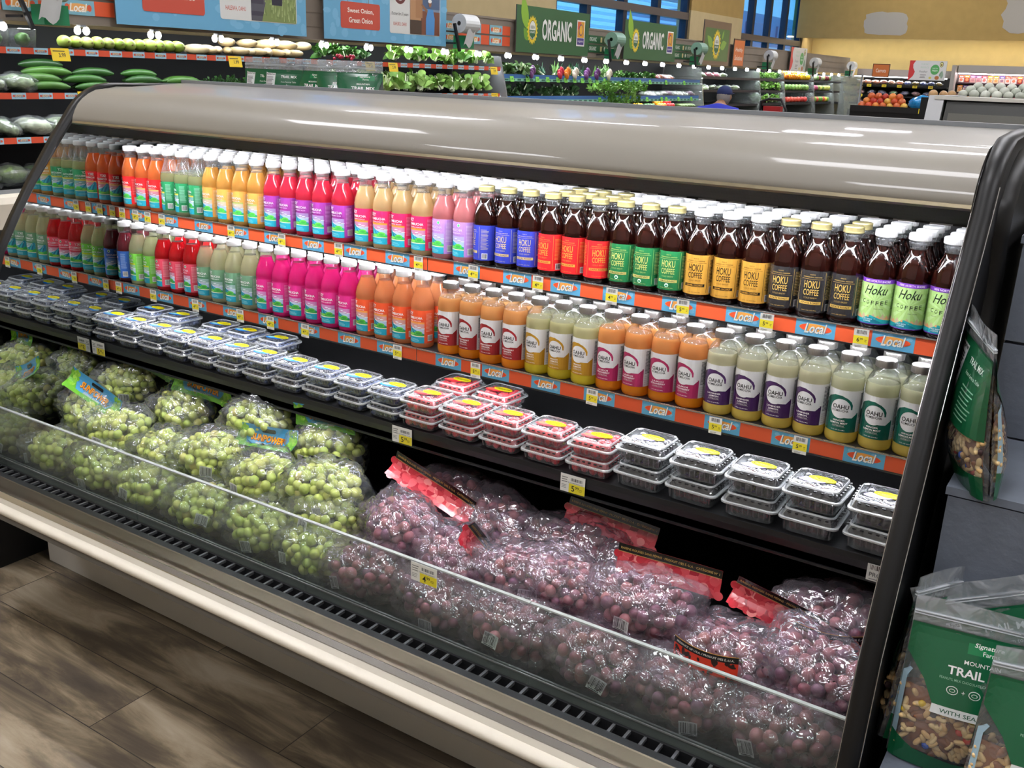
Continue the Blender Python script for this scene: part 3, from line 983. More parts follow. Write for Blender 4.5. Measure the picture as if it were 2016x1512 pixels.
sky('amber', '#e0a04c', '#9dab5c', 'GINGER', '#edb55a')
sky('purple', '#7a2a78', '#6a1f66', 'BLUEBERRY ACAI', '#d8304a')
sky('crimson', '#c41e50', '#ef9430', 'PINEAPPLE PEACH', '#f0cf96')
sky('lilac', '#bb8cd6', '#a77ac8', 'LAVENDER', '#e08f90', .35, True)
sky('blue', '#2f62b4', '#5a86c8', 'ELDERBERRY', '#5a1420', .1, True)
sky('lime', '#6fc043', '#c6d62a', 'LEMON LIME', '#d9dcae', .6, True)
sky('rose', '#d8485e', '#c23a52', 'RASPBERRY', '#b80d16', .2, True)
sky('sage', '#6d9a7a', '#4f8a63', 'CUCUMBER MINT', '#e3dfb8', .55)
sky('magenta', '#e0308a', '#d02a80', 'GUAVA LILIKOI', '#f02a8a', .2, zf=.157)
sky('orange', '#e8572f', '#f0a050', 'MANGO ORANGE', '#f0a06a', .35)
COF = {'g': (CAPG, False, True), 'w': (CAPW, True, False)}
for key, base, ink, nm, ib in (('coffee blue', '#26308a', '#c9b06a', 'LOCAL ROAST', None), ('coffee red', '#c82226', '#b98a3a', 'DARK ROAST', None), ('coffee green', '#14552f', '#c8b168', 'ORGANIC', None),
                               ('coffee gold', '#ab7f33', '#17120c', 'CARAMEL COCONUT', '#17120c'), ('coffee black', '#1f1e1f', '#c9a552', 'ESTATE ROAST', None)):
    bottle_kind(key, P_HOKU, .158, '#1b0805', .02, hoku_label(base, ink, nm, ib), .0299, COF, .0198, (.174, .187))
bottle_kind('coffee lime', P_HOKU, .158, '#1b0805', .02, lime_label(), .0299, COF, .0198, (.174, .187))
SV = {'s': (CAPS, True, False)}
for key, base, l1, l2, liq in (('strawberry', '#8a1f24', 'STRAWBERRY', 'GINGER', '#f7ba76'), ('mango', '#a57a1f', 'MANGO', 'LEMON', '#ebe6b4'), ('lilikoi', '#96244e', 'LILIKOI', 'STRAWBERRY', '#f8b26c'),
                               ('lavender', '#3a1f4a', 'LAVENDER', 'LEMON', '#ebe7c4'), ('mint', '#0f5243', 'GINGER', 'LEMON MINT', '#eaeac6')):
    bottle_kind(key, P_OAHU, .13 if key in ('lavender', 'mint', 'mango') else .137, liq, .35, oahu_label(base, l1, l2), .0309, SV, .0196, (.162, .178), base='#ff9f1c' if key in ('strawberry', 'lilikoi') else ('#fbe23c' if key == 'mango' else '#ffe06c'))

def bottle(key, cap, x, y, z, rz, label, group, lab=True):
    b, l, caps = KINDS[key]
    e = empty('drink_bottle', (x, y, z), label, 'bottle', group, rz)
    for nm, me in (('body', b), ('label', l), ('cap', caps[cap])):
        if nm == 'label' and not lab: continue
        o_ = bpy.data.objects.new(nm, me); COL.objects.link(o_); o_.parent = e
    return e

TOPX = [.026, .083, .142, .212, .27, .33, .398, .46, .522, .583, .649, .707, .77, .834, .908, .988, 1.051, 1.112, 1.176, 1.243, 1.307, 1.363, 1.424, 1.484, 1.548, 1.604, 1.663, 1.723, 1.785, 1.846, 1.906, 1.967, 2.025, 2.087, 2.15, 2.209, 2.274, 2.335, 2.396]
TOPK = ['red'] * 3 + ['dark green'] * 3 + ['amber'] * 4 + ['purple'] * 5 + ['crimson'] * 4 + ['lilac'] * 2 + ['coffee blue'] * 3 + ['coffee red'] * 3 + ['coffee green'] * 3 + ['coffee gold'] * 3 + ['coffee black'] * 3 + ['coffee lime'] * 3
MIDX = [.036, .097, .158, .220, .281, .343, .404, .465, .527, .589, .656, .718, .780, .841, .903, .965, 1.026, 1.087, 1.147, 1.208, 1.296, 1.359, 1.423, 1.488, 1.552, 1.615, 1.679, 1.743, 1.808, 1.872, 1.936, 2.001, 2.065, 2.130, 2.195, 2.260, 2.325, 2.389]
MIDK = ['blue'] + ['lime'] * 2 + ['rose'] * 3 + ['sage'] * 4 + ['magenta'] * 6 + ['orange'] * 4 + ['strawberry'] * 4 + ['mango'] * 3 + ['lilikoi'] * 4 + ['lavender'] * 4 + ['mint'] * 3
for i in range(1, len(TOPX)):
    if TOPX[i] - TOPX[i - 1] < .0600: TOPX[i] = TOPX[i - 1] + .0612
TOPX = [.036 + (x - TOPX[0]) * (2.402 - .036) / (TOPX[-1] - TOPX[0]) for x in TOPX]
NAMES = {'red': 'orange-red kombucha bottle with red label', 'dark green': 'pale green kombucha bottle with dark green label', 'amber': 'amber kombucha bottle with orange label', 'purple': 'crimson kombucha bottle with purple label',
         'crimson': 'peach kombucha bottle with crimson label', 'lilac': 'pink kombucha bottle with lilac label', 'coffee blue': 'coffee bottle with blue label', 'coffee red': 'coffee bottle with red label',
         'coffee green': 'coffee bottle with green label', 'coffee gold': 'coffee bottle with gold label', 'coffee black': 'coffee bottle with black label', 'coffee lime': 'coffee bottle with lime label',
         'blue': 'dark red kombucha bottle with blue label', 'lime': 'pale kombucha bottle with lime label', 'rose': 'red kombucha bottle with rose label', 'sage': 'pale kombucha bottle with sage label',
         'magenta': 'hot pink kombucha bottle with magenta label', 'orange': 'orange kombucha bottle with orange label', 'strawberry': 'silver-capped kombucha with maroon label', 'mango': 'silver-capped kombucha with olive-gold label',
         'lilikoi': 'silver-capped kombucha with raspberry label', 'lavender': 'silver-capped kombucha with purple label', 'mint': 'silver-capped kombucha with green label'}
def row(xs, ks, y0, z, shelf, rows, pitch):
    rd = random.Random(len(xs) * 3 + rows)
    seen = {}
    scale = 0
    for i, (x, k) in enumerate(zip(xs, ks)):
        seen[k] = seen.get(k, 0) + 1
        tot = ks.count(k)
        nth = '' if tot == 1 else ORD[seen[k] - 1] + ' of ' + {2: 'two', 3: 'three', 4: 'four', 5: 'five', 6: 'six'}[tot]
        rz = radians(rd.uniform(-8, 8)) + radians(-38 if k == 'dark green' else (-26 if k in ('lilac', 'lime', 'blue', 'rose') else (-6 if 'coffee' not in k else 4)))
        if k in ('blue',): rz = radians(-50)
        if k == 'coffee blue' and seen[k] == 1: rz = radians(-48)
        if k == 'coffee red': rz = radians((-12, -8, 35)[seen[k] - 1])
        gold = k in ('coffee blue', 'coffee red', 'coffee green', 'coffee black')
        cap = 's' if k in ('strawberry', 'mango', 'lilikoi', 'lavender', 'mint') else ('g' if gold else 'w')
        jy = rd.uniform(-.002, .003)
        bottle(k, cap, x, y0 + jy, z, rz, '%s%s from mirror, %s shelf' % (NAMES[k], ', ' + nth if nth else ', first', shelf), 'bottles along the front of the %s shelf' % shelf)
        kk = k
        for r_ in range(1, rows):
            cp = cap if cap == 's' else ('g' if gold and (k == 'coffee red' and r_ < 3 or (k == 'coffee black' and seen[k] == 3 and r_ == 1)) else 'w')
            off = {1: .004, 2: -.003, 3: .003}.get(r_, 0)
            xx = min(max(x + off, .031), 2.407)
            if z < 1 and 'coffee' not in k and cap == 's': xx = min(max(x, .033), 2.406)
            bottle(kk, cp, xx if r_ > 9 else x, y0 + jy + r_ * pitch, z, rz + rd.uniform(-.3, .3),
                   '%s%s, %s shelf, %s row back' % (NAMES[k].replace(' bottle', ''), ', ' + nth if nth else '', shelf, ORD[r_]), 'bottles in the rows behind the front of the %s shelf' % shelf, lab=r_ < 2)
row(TOPX, TOPK, .3765, 1.1245, 'upper', 4, .0625)
row(MIDX, MIDK, .3365, .8985, 'middle', 3, .0645)
# ================================================================ berries in clamshells
from mathutils import noise as NZ
def island(name, cols, rough=.4, coat=0., sss=0., bump=0., bscale=300.):
    m, nt, p = newmat(name)
    g = nt.nodes.new('ShaderNodeNewGeometry')
    r = nt.nodes.new('ShaderNodeValToRGB')
    e = r.color_ramp.elements
    e[0].color = lin(cols[0]); e[1].color = lin(cols[-1])
    for i, c in enumerate(cols[1:-1]):
        x = e.new((i + 1) / (len(cols) - 1)); x.color = lin(c)
    nt.links.new(g.outputs['Random Per Island'], r.inputs[0])
    nt.links.new(r.outputs[0], p.inputs['Base Color'])
    p.inputs['Roughness'].default_value = rough
    p.inputs['Coat Weight'].default_value = coat
    if sss:
        p.inputs['Subsurface Weight'].default_value = sss
        p.inputs['Subsurface Radius'].default_value = (.01, .01, .004)
        p.inputs['Subsurface Scale'].default_value = .6
    if bump:
        n = nt.nodes.new('ShaderNodeTexNoise'); n.inputs['Scale'].default_value = bscale
        b = nt.nodes.new('ShaderNodeBump'); b.inputs['Strength'].default_value = bump; b.inputs['Distance'].default_value = .004
        tc = nt.nodes.new('ShaderNodeTexCoord'); nt.links.new(tc.outputs['Object'], n.inputs['Vector'])
        nt.links.new(n.outputs['Fac'], b.inputs['Height']); nt.links.new(b.outputs[0], p.inputs['Normal'])
    return m
BLUEB = island('blueberry skin', ['#1c2236', '#2c3552', '#46506e', '#232a44'], .6)
RASPB = island('raspberry skin', ['#a5121f', '#d22a36', '#e2454c', '#bb1a28'], .4, .3)
BLACKB = island('blackberry skin', ['#120f14', '#1d171f', '#0c0a0e', '#2a1f2a'], .25, .6)
SHELL = film('clamshell plastic', '#f6f8f8', haze=.06, fmin=.11, rough=.12, bump=.12, bscale=45)
RIM = film('clamshell rim', '#f2f5f6', haze=.5, hazecol='#f2f5f6', fmin=.2, rough=.15)
RIB = film('clamshell rib', '#e4e8ea', haze=.14, fmin=.12, rough=.15)
VENT = mat('vent slot', '#0b0c0d', .6)

def rring(hx, hy, z, r, n=5, wav=0., k=0):
    pts = []
    for cx, cy, a0 in ((hx - r, -hy + r, -90), (hx - r, hy - r, 0), (-hx + r, hy - r, 90), (-hx + r, -hy + r, 180)):
        for j in range(n):
            a = radians(a0 + 90 * j / (n - 1)); pts.append((cx + r * cos(a), cy + r * sin(a), z))
    return pts
def ringloft(mb, rings, m=0, sm=False, close_top=False, close_bot=False):
    n = len(rings[0]); vs = [p for R in rings for p in R]
    mb.add(vs, [(k * n + i, k * n + (i + 1) % n, (k + 1) * n + (i + 1) % n, (k + 1) * n + i) for k in range(len(rings) - 1) for i in range(n)], m, sm)
    if close_bot: mb.add(rings[0], [tuple(range(n))[::-1]], m)
    if close_top: mb.add(rings[-1], [tuple(range(n))], m)
def clam_meshes(kind, w, d, h, berry, bmat, swoosh, seed):
    hx, hy = w / 2, d / 2
    zr = h * .60
    tray = MB()
    ringloft(tray, [rring(hx * .78, hy * .78, .0015, .014), rring(hx * .87, hy * .87, zr, .014)], 0, close_bot=True)
    for i in range(9):                                       # ribs pressed into the walls
        t = -.75 + i * .1875
        for sg in (-1, 1):
            tray.add([(t * hx - .0012, sg * hy * .785, .004), (t * hx + .0012, sg * hy * .785, .004), (t * hx + .0012, sg * (hy * .872 + .001), zr), (t * hx - .0012, sg * (hy * .872 + .001), zr)], [(0, 1, 2, 3)], 2)
            tray.add([(sg * hx * .785, t * hy - .0012, .004), (sg * hx * .785, t * hy + .0012, .004), (sg * (hx * .872 + .001), t * hy + .0012, zr), (sg * (hx * .872 + .001), t * hy - .0012, zr)], [(0, 1, 2, 3)], 2)
    ringloft(tray, [rring(hx * .87, hy * .87, zr, .014), rring(hx, hy, zr + .0005, .014), rring(hx, hy, zr - .002, .014)], 1)
    lid = MB()
    ringloft(lid, [rring(hx, hy, zr + .0015, .014), rring(hx * .985, hy * .985, zr + .0028, .014), rring(hx * .93, hy * .93, zr + .0028, .012)], 1)
    ringloft(lid, [rring(hx * .93, hy * .93, zr + .0028, .012), rring(hx * .85, hy * .85, h - .004, .014)], 0)
    ringloft(lid, [rring(hx * .85, hy * .85, h - .004, .014), rring(hx * .83, hy * .83, h - .001, .014), rring(hx * .80, hy * .80, h - .001, .012)], 1)
    ringloft(lid, [rring(hx * .80, hy * .80, h - .001, .012), rring(hx * .77, hy * .77, h - .0028, .012)], 0)
    ringloft(lid, [rring(hx * .77, hy * .77, h - .0028, .012), rring(hx * .70, hy * .70, h - .0028, .012)], 0, close_top=True)
    for i in range(6):
        t = -.62 + i * .25
        for sg in (-1, 1):
            lid.box(sg * hx * .90 - .0016, sg * hx * .90 + .0016, t * hy - .003, t * hy + .003, h - .0085, h - .006, 2)
            lid.box(t * hx - .003, t * hx + .003, sg * hy * .90 - .0016, sg * hy * .90 + .0016, h - .0085, h - .006, 2)
    a = Art()
    a.ell(-.012, -.007, .026, .011, swoosh[0], 1, 24, rot=.15)
    a.ell(-.020, -.004, .015, .007, swoosh[1], 2, 20, rot=.15)
    a.ell(.004, .008, .0265, .0135, '#f2e41c', 3, 28)
    a.text("Driscoll's", .004, .0095, .040, .0085, '#27351c', 4, bold=.4, shear=.2)
    a.rect(-.008, .0012, .016, .0020, '#6a7a2a', 4); a.rect(-.004, -.0010, .012, -.0004, '#6a7a2a', 4)
    st = MB(); a.put(st, planemap((0, 0, h - .0022), (1, 0, 0), (0, 1, 0)), 0, lay=.00015)
    rd = random.Random(seed)
    bb = MB()
    if berry == 'blue':
        stp = .0138
        for lz in range(2):
            for ix in range(6):
                for iy in range(6):
                    r = rd.uniform(.0062, .0076)
                    bb.ell(((ix - 2.5) * stp + rd.uniform(-.002, .002), (iy - 2.5) * stp + rd.uniform(-.002, .002), .0085 + lz * .012 + rd.uniform(0, .003) + (h - .042) * lz), r, r, r * .88, 8, 5)
    else:
        sp = .0205; nn = 4
        lay = 2 if berry == 'rasp' else 3
        for lz in range(lay):
            for ix in range(nn):
                for iy in range(nn):
                    c = ((ix - 1.5) * sp + rd.uniform(-.003, .003), (iy - 1.5) * sp + rd.uniform(-.003, .003), .0115 + lz * (h - .027) / max(1, lay - 1) + rd.uniform(-.001, .002))
                    Rm_ = Matrix.Rotation(rd.uniform(0, 6), 3, 'Z') @ Matrix.Rotation(rd.uniform(0, 3), 3, 'X')
                    def lump(v):
                        k = 1 + .16 * abs(sin(v.z * 6.5)) * abs(cos(math.atan2(v.y, v.x) * 4 + (1.6 if int(v.z * 3 + 9) % 2 else 0)))
                        return Vector((v.x * k, v.y * k, v.z))
                    bb.ell(c, .0095, .0095, .0115, 16, 10, rot=Rm_, fn=lump)
    return (tray.mesh('tray', [SHELL, RIM, RIB]), lid.mesh('lid', [SHELL, RIM, VENT]), st.mesh('sticker', [GLOSSPRINT]), bb.mesh('berries', [bmat]))
CL = {'blueberry': [clam_meshes('b', .104, .104, .040, 'blue', BLUEB, ('#2477c4', '#8ec8c8'), s) for s in (1, 2)],
      'raspberry': [clam_meshes('r', .112, .108, .041, 'rasp', RASPB, ('#d2303a', '#e86a52'), s) for s in (3, 4)],
      'blackberry': [clam_meshes('k', .117, .112, .052, 'black', BLACKB, ('#6a4fa0', '#8f86c4'), s) for s in (5, 6)]}
HT = {'blueberry': .040, 'raspberry': .041, 'blackberry': .052}
def clam(kind, x, y, z, rz, label, group, v=0):
    e = empty(kind + '_clamshell', (x, y, z), label, 'berry box', group, rz)
    for nm, me in zip(('tray', 'lid', 'sticker', 'berries'), CL[kind][v]):
        o_ = bpy.data.objects.new(nm, me); COL.objects.link(o_); o_.parent = e
        if nm == 'berries': o_['kind'] = 'stuff'
    return e
def stack(kind, x, y, where, rd):
    z = .7285
    for lv in range(2):
        clam(kind, x + rd.uniform(-.002, .002), y + (0 if lv else -.002), z, radians(rd.uniform(-2.5, 2.5)),
             '%s %s box, %s' % ('upper' if lv else 'lower', kind, where), '%s boxes on the berry shelf' % kind, rd.randrange(2))
        z += HT[kind] + .0006
rd = random.Random(11)
BX = [.056, .166, .277, .389, .501, .613, .726, .840, .954, 1.068, 1.181]
for i, x in enumerate(BX): stack('blueberry', x, .258 + rd.uniform(-.002, .002), 'front row, %s stack from mirrored end' % ORD[i], rd)
for i, x in enumerate((.085, .205, .395, .508, .640)): stack('blueberry', x, .386, 'back row, %s stack from mirrored end' % ORD[i], rd)
RX = [1.294, 1.412, 1.530, 1.648, 1.766]
for i, x in enumerate(RX): stack('raspberry', x, .257, 'front row, %s of five stacks beside the blueberries' % ORD[i], rd)
for i, x in enumerate((1.29, 1.415)): stack('raspberry', x, .388, 'back row, %s of two stacks' % ORD[i], rd)
KX = [1.887, 2.009, 2.130, 2.252, 2.374]
for i, x in enumerate(KX): stack('blackberry', x, .262, '%s of five stacks beside the raspberries' % ORD[i], rd)

# ================================================================ bagged grapes
GREENG = island('green grape skin', ['#afc05a', '#c2cf68', '#d3d474', '#b8c75e', '#cbd06c', '#d8ca74'], .32, .0, .15)
REDG = island('red grape skin', ['#6a3a44', '#8d4f56', '#a56a69', '#7c4a5a', '#634056', '#b3746a'], .38, .0, .1)
STEM = mat('grape stem', '#a9a851', .6)
BAGF = film('grape bag film', '#f7faf7', haze=.065, fmin=.10, rough=.1, bump=1., bscale=9, detail=3.5)
BAGR = film('red grape bag film', '#f4eef4', haze=.09, fmin=.11, rough=.1, bump=1., bscale=11, detail=3.5, hazecol='#d8ccd8')
HOLE = mat('bag vent', '#3a0f18', .6)

def bunch_mesh(seed, m):
    rd = random.Random(seed)
    A, B, C = .098, .066, .050
    pts = []
    tries = 0
    while len(pts) < 105 and tries < 9000:
        tries += 1
        v = Vector((rd.uniform(-1, 1), rd.uniform(-1, 1), rd.uniform(-1, 1)))
        l = v.length
        if l > 1 or l < .55: continue
        p = Vector((v.x * A, v.y * B, v.z * C))
        if all((p - q).length > .0205 for q in pts): pts.append(p)
    mb = MB()
    for p in pts:
        r = rd.uniform(.0116, .0138)
        R = Matrix.Rotation(rd.uniform(0, 6), 3, 'Z') @ Matrix.Rotation(rd.uniform(-1, 1), 3, 'X')
        mb.ell(p, r, r, r * 1.12, 11, 8, 0, rot=R)
    for k in range(7):
        p = rd.choice(pts); q = p * .3
        mb.tube([p * 1.06, (p + q) / 2 + Vector((0, 0, .006)), q], .0012, 5, 1)
    return mb.mesh('grape_bunch', [m, STEM])
def bag_mesh(seed, m, holes):
    rd = random.Random(seed)
    off = Vector((rd.uniform(0, 50), rd.uniform(0, 50), rd.uniform(0, 50)))
    A, B, C = .116, .083, .071
    def P(u, v):
        a = 2 * pi * u; t = -pi / 2 + pi * v
        d = Vector((cos(t) * cos(a), cos(t) * sin(a), sin(t)))
        n1 = NZ.noise(d * 1.8 + off); n2 = abs(NZ.noise(d * 4.2 + off)); n3 = abs(NZ.noise(d * 9 + off))
        k = 1.03 + .17 * n1 - .30 * n2 + .07 * (1 - n3)
        k *= (abs(d.x) ** 3.2 + abs(d.y) ** 3.2 + abs(d.z) ** 3.2) ** (-1 / 3.2) * .93
        if d.x > .55: k += .16 * (d.x - .55) * (1 + NZ.noise(d * 7 + off))
        if d.x < -.6: k += .12 * (-d.x - .6)
        return Vector((d.x * A, d.y * B, d.z * C)) * k
    mb = MB().grid(P, 44, 26, 0, True)
    if holes:
        for _ in range(26):
            u, v = rd.random(), rd.uniform(.3, .85)
            p = P(u, v); e1 = (P(u + .01, v) - p).normalized(); e2 = (P(u, v + .01) - p).normalized(); n = p.normalized()
            mb.add([p + n * .0012 + (e1 * cos(t) + e2 * sin(t)) * .0024 for t in [2 * pi * j / 8 for j in range(8)]], [tuple(range(8))], 1)
    return mb.mesh('bag_film', [m, HOLE])
def sticker_mesh(seed, w=.034, h=.030):
    a = Art().barcode(-w / 2, -h / 2, w / 2, h / 2, 1, 15, seed)
    a.rect(-w * .38, -h * .46, w * .3, -h * .40, '#333338', 3)
    return MB_art(a, lambda x, y, hh: (x, -.001 - hh - 6 * x * x, y))
def MB_art(a, fn):
    mb = MB(); a.put(mb, fn, 0, step=.008, lay=.0002); return mb.mesh('barcode_label', [PRINT])
ST = [sticker_mesh(s) for s in (2, 5, 9)]
GB = [(bunch_mesh(10 + s, GREENG), bag_mesh(20 + s, BAGF, False)) for s in range(4)]
RB = [(bunch_mesh(30 + s, REDG), bag_mesh(40 + s, BAGR, True)) for s in range(4)]

def ribbon(art, w, h, bend, name='printed_header'):
    mb = MB()
    art.put(mb, lambda x, y, hh: (x, -hh + bend * sin(x / w * 3.1 + .5) * .5 + bend * .4 * sin(y / h * 3), y), 0, step=.012, lay=.00035, ystep=.01)
    return mb.mesh(name, [GLOSSPRINT])
def green_header():
    a = Art(); w, h = .20, .062
    a.poly([(-w / 2, 0), (w / 2, 0), (w / 2 + .004, h), (-w / 2, h)], '#4b9fd0', 0)
    rd = random.Random(4)
    for sx_ in (-1, 1):
        a.poly([(sx_ * w / 2, 0), (sx_ * .05, 0), (sx_ * .065, .02), (sx_ * .08, .045), (sx_ * w / 2, h)], '#5fa62a', 1)
        for _ in range(22): a.ell(sx_ * rd.uniform(.07, .098), rd.uniform(.004, .055), .006, .007, rd.choice(('#86c63a', '#6db52e', '#9ad04c')), 2, 10)
    a.poly([(-w / 2, 0), (w / 2, 0), (w / 2, .009), (.02, .014), (-.04, .010), (-w / 2, .013)], '#6bb036', 2)
    a.text('SUNPOWER', .002, .029, .108, .021, '#7a2d10', 4, bold=3.6, rot=-.03)
    a.text('SUNPOWER', .001, .030, .106, .019, '#f2a21c', 5, bold=1.6, rot=-.03)
    a.text('SEEDLESS GRAPES', 0, .0135, .06, .005, '#f2f2ee', 5, bold=.5)
    a.rrect(-.022, .045, .022, .055, .004, '#0d1418', 6)
    return a, w, h
def red_header():
    a = Art(); w, h = .22, .060
    a.rect(-w / 2, 0, w / 2, h, '#d23a46', 0)
    rd = random.Random(8)
    for _ in range(70): a.ell(rd.uniform(-w / 2, w / 2), rd.uniform(.004, .042), .010, .009, rd.choice(('#e4636a', '#c42c3a', '#ef8a88', '#a81f30', '#d84a54')), 1, 12)
    a.rect(-w / 2, h - .017, w / 2, h, '#15110e', 3)
    a.rect(-w / 2, h - .018, w / 2, h - .017, '#c9a45a', 4)
    a.text('RAISINS ROUGES SANS PÉPINS · PRODUIT DES É.-U.A. · CATÉGORIE Nº 1', 0, h - .0085, w * .95, .0062, '#c9a45a', 4, bold=.3)
    return a, w, h
GH = [ribbon(*green_header()[:1], *green_header()[1:], b) for b in (.012, .03)]
RH = [ribbon(*red_header()[:1], *red_header()[1:], b) for b in (.006, .035)]
def leafprint():
    a = Art(); rd = random.Random(3)
    a.rect(-.07, -.03, .07, .035, '#c9301c', 0)
    for _ in range(46): a.ell(rd.uniform(-.066, .066), rd.uniform(-.026, .03), rd.uniform(.003, .009), rd.uniform(.002, .005), '#2a0e0c', 1, 7, rot=rd.uniform(0, 3))
    a.rect(-.07, .030, .07, .042, '#121014', 2); a.text('PRODUCT OF U.S.A. / PRODUIT DES É.-U.A.', 0, .036, .125, .005, '#d8d4c8', 3, bold=.3)
    a.rect(-.07, .042, .07, .0432, '#e0a04a', 3)
    return a
LP = MB()
leafprint().put(LP, lambda x, y, hh: (x, -.088 * cos(x / .125) - .001 - hh + .9 * abs(y) * .5, y * .9 + .034), 0, step=.01, lay=.0003, ystep=.01)
LPM = LP.mesh('printed_panel', [GLOSSPRINT])

def grape_bag(kind, x, y, z, rz, rx, label, group, v, sc=1., header=None, hpos=(.0, .03, .05), hrot=(-.5, 0, 0), lab=True, lpos=None, panel=False):
    bm_, fm = (GB if kind == 'green' else RB)[v]
    e = empty('grape_bag', (x, y, z), label, 'bag of grapes', group)
    e.rotation_euler = (rx[0], rx[1], rz); e.scale = (sc, sc, sc)
    for nm, me in (('grape_bunch', bm_), ('bag_film', fm)):
        o_ = bpy.data.objects.new(nm, me); COL.objects.link(o_); o_.parent = e
    if header is not None:
        o_ = bpy.data.objects.new('printed_header', (GH if kind == 'green' else RH)[header]); COL.objects.link(o_); o_.parent = e
        o_.location = hpos; o_.rotation_euler = hrot
    if lab:
        o_ = bpy.data.objects.new('barcode_label', ST[v % 3]); COL.objects.link(o_); o_.parent = e
        lx, lz = lpos or ((-.05, .0), (.03, -.012), (-.02, .012), (.045, .01))[v]
        o_.location = (lx, -.078 * math.sqrt(max(.1, 1 - (lx / .118) ** 2 - (lz / .07) ** 2)), lz)
        o_.rotation_euler = (-.15 - lz * 8, .2 * (v - 1.5), lx * 6)
    if panel:
        o_ = bpy.data.objects.new('printed_panel', LPM); COL.objects.link(o_); o_.parent = e
rd = random.Random(21)
def bags(kind, spec, rowname, n0=0):
    for i, s in enumerate(spec):
        x, y, z, rz, tilt, v = s[:6]; kw = s[6] if len(s) > 6 else {}
        grape_bag(kind, x, y, z, rz, (tilt, rd.uniform(-.12, .12)), '%s grapes in clear crinkled bag, %s from the mirrored end, %s' % (kind, ORD[i], rowname), '%s grape bags in the cooler well' % kind, v, **kw)
G = 'green'
bags(G, [(.118, -.014, .452, .1, .1, 0), (.325, -.014, .452, -.15, .1, 1), (.545, -.014, .452, .1, .15, 2), (.765, -.014, .452, .2, .1, 3), (.975, -.012, .458, -.1, .1, 1), (1.165, -.014, .452, .1, .1, 0, dict(sc=.95))], 'front row')
bags(G, [(.13, .09, .548, -.3, .35, 1, dict(header=1, hpos=(.04, .0, .055), hrot=(-.9, .35, .2))), (.30, .075, .528, .25, .3, 2), (.50, .07, .515, -.15, .3, 0, dict(sc=.95)), (.68, .085, .545, .12, .35, 3), (.885, .08, .535, -.1, .3, 2, dict(header=1, hpos=(-.06, .06, .045), hrot=(-.9, .0, .1))), (1.10, .085, .560, .15, .25, 1), (1.14, .05, .505, .05, .1, 2, dict(sc=.9))], 'middle row')
bags(G, [(.12, .235, .598, .2, .5, 3, dict(header=0, hpos=(.07, .03, .035), hrot=(-.6, .45, -.2))), (.40, .215, .575, -.2, .5, 0, dict(header=1, hpos=(.05, .05, .03), hrot=(-.5, .2, .2))), (.735, .215, .618, .05, .45, 1, dict(sc=1.02)), (.985, .22, .600, .0, .35, 2, dict(header=0, hpos=(.0, .012, .052), hrot=(-.25, .02, 0)))], 'back row')
Rr = 'red'
bags(Rr, [(1.335, -.014, .455, .1, .1, 0), (1.535, -.014, .452, -.1, .15, 1), (1.735, -.014, .452, .15, .1, 2), (1.935, -.014, .452, -.1, .1, 3), (2.125, -.014, .452, .1, .1, 1), (2.318, -.014, .455, .05, .1, 0)], 'front row')
bags(Rr, [(1.345, .085, .532, -.45, .3, 1, dict(sc=1.05, header=1, hpos=(.0, .07, .035), hrot=(-.7, .5, .35))), (1.52, .065, .512, -.2, .3, 2), (1.675, .085, .515, .2, .35, 3, dict(sc=.9, header=1, hpos=(-.10, .0, .01), hrot=(-.6, 1.2, .4))), (1.80, .095, .525, -.1, .3, 0, dict(sc=.9)), (1.985, .085, .548, .05, .35, 2, dict(header=0, hpos=(.03, .04, .028), hrot=(-.5, .05, 0))), (2.165, .075, .505, -.15, .3, 3, dict(panel=True, sc=.98)), (2.335, .08, .535, -.25, .35, 1, dict(header=1, hpos=(-.10, .03, .01), hrot=(-.6, .3, .2)))], 'middle row')
bags(Rr, [(1.36, .245, .545, .2, .5, 3), (1.545, .22, .538, -.15, .5, 0, dict(header=None)), (1.74, .225, .535, .05, .45, 2, dict(header=0, hpos=(.06, .05, .01), hrot=(-.9, .15, 0))), (1.90, .215, .515, .1, .5, 1, dict(sc=.85)), (2.33, .215, .565, .2, .5, 2, dict(panel=True))], 'back row')

# ================================================================ price tags
def tag_mesh(price, w, h, wide=False, txt=None, seed=1):
    a = Art()
    a.rect(-w / 2, -h / 2, w / 2, h / 2, '#ecebe2', 0)
    if not wide:
        a.rect(-w / 2, -h / 2 + h * .2, w / 2, h * .14, '#eada35', 1)
        a.barcode(-w * .38, h * .2, w * .40, h * .48, 1, 14, seed, None)
        a.lines(-w * .36, w * .2, -h * .47, -h * .36, 2, '#4a4a48', 2, 1, .35)
        px, py, ph = -w * .18, -h * .08, h * .23
    else:
        a.rect(-w * .15, -h / 2, w / 2, h * .02, '#eada35', 1)
        a.barcode(-w * .12, h * .14, w * .44, h * .36, 1, 16, seed, None)
        a.lines(-w * .45, -w * .15, h * .05, h * .42, 3, '#55554f', 2, 1, .3)
        a.text('RASPBERRIES 6 OZ' if txt is None else txt, w * .12, h * .07, w * .6, h * .055, '#222222', 3)
        a.lines(-w * .45, -w * .2, -h * .3, -h * .05, 3, '#8a8a84', 2, 1, .35)
        px, py, ph = w * .02, -h * .24, h * .33
    if price:
        a.text(price[0], px, py, None, ph, '#1d1d18', 3, bold=.8)
        a.text(price[1:], px + ph * .75, py + ph * .22, None, ph * .5, '#1d1d18', 3, bold=.6)
        a.lines(w * .26, w * .42, py - h * .08, py + h * .08, 2, '#8a7a22', 3, 1, .4)
    mb = MB().box(-w / 2, w / 2, 0, .0006, -h / 2, h / 2, 1)
    a.put(mb, lambda x, y, hh: (x, -.0001 - hh, y), 0, lay=.0001)
    return mb.mesh('price_tag', [PRINT, WHITE])
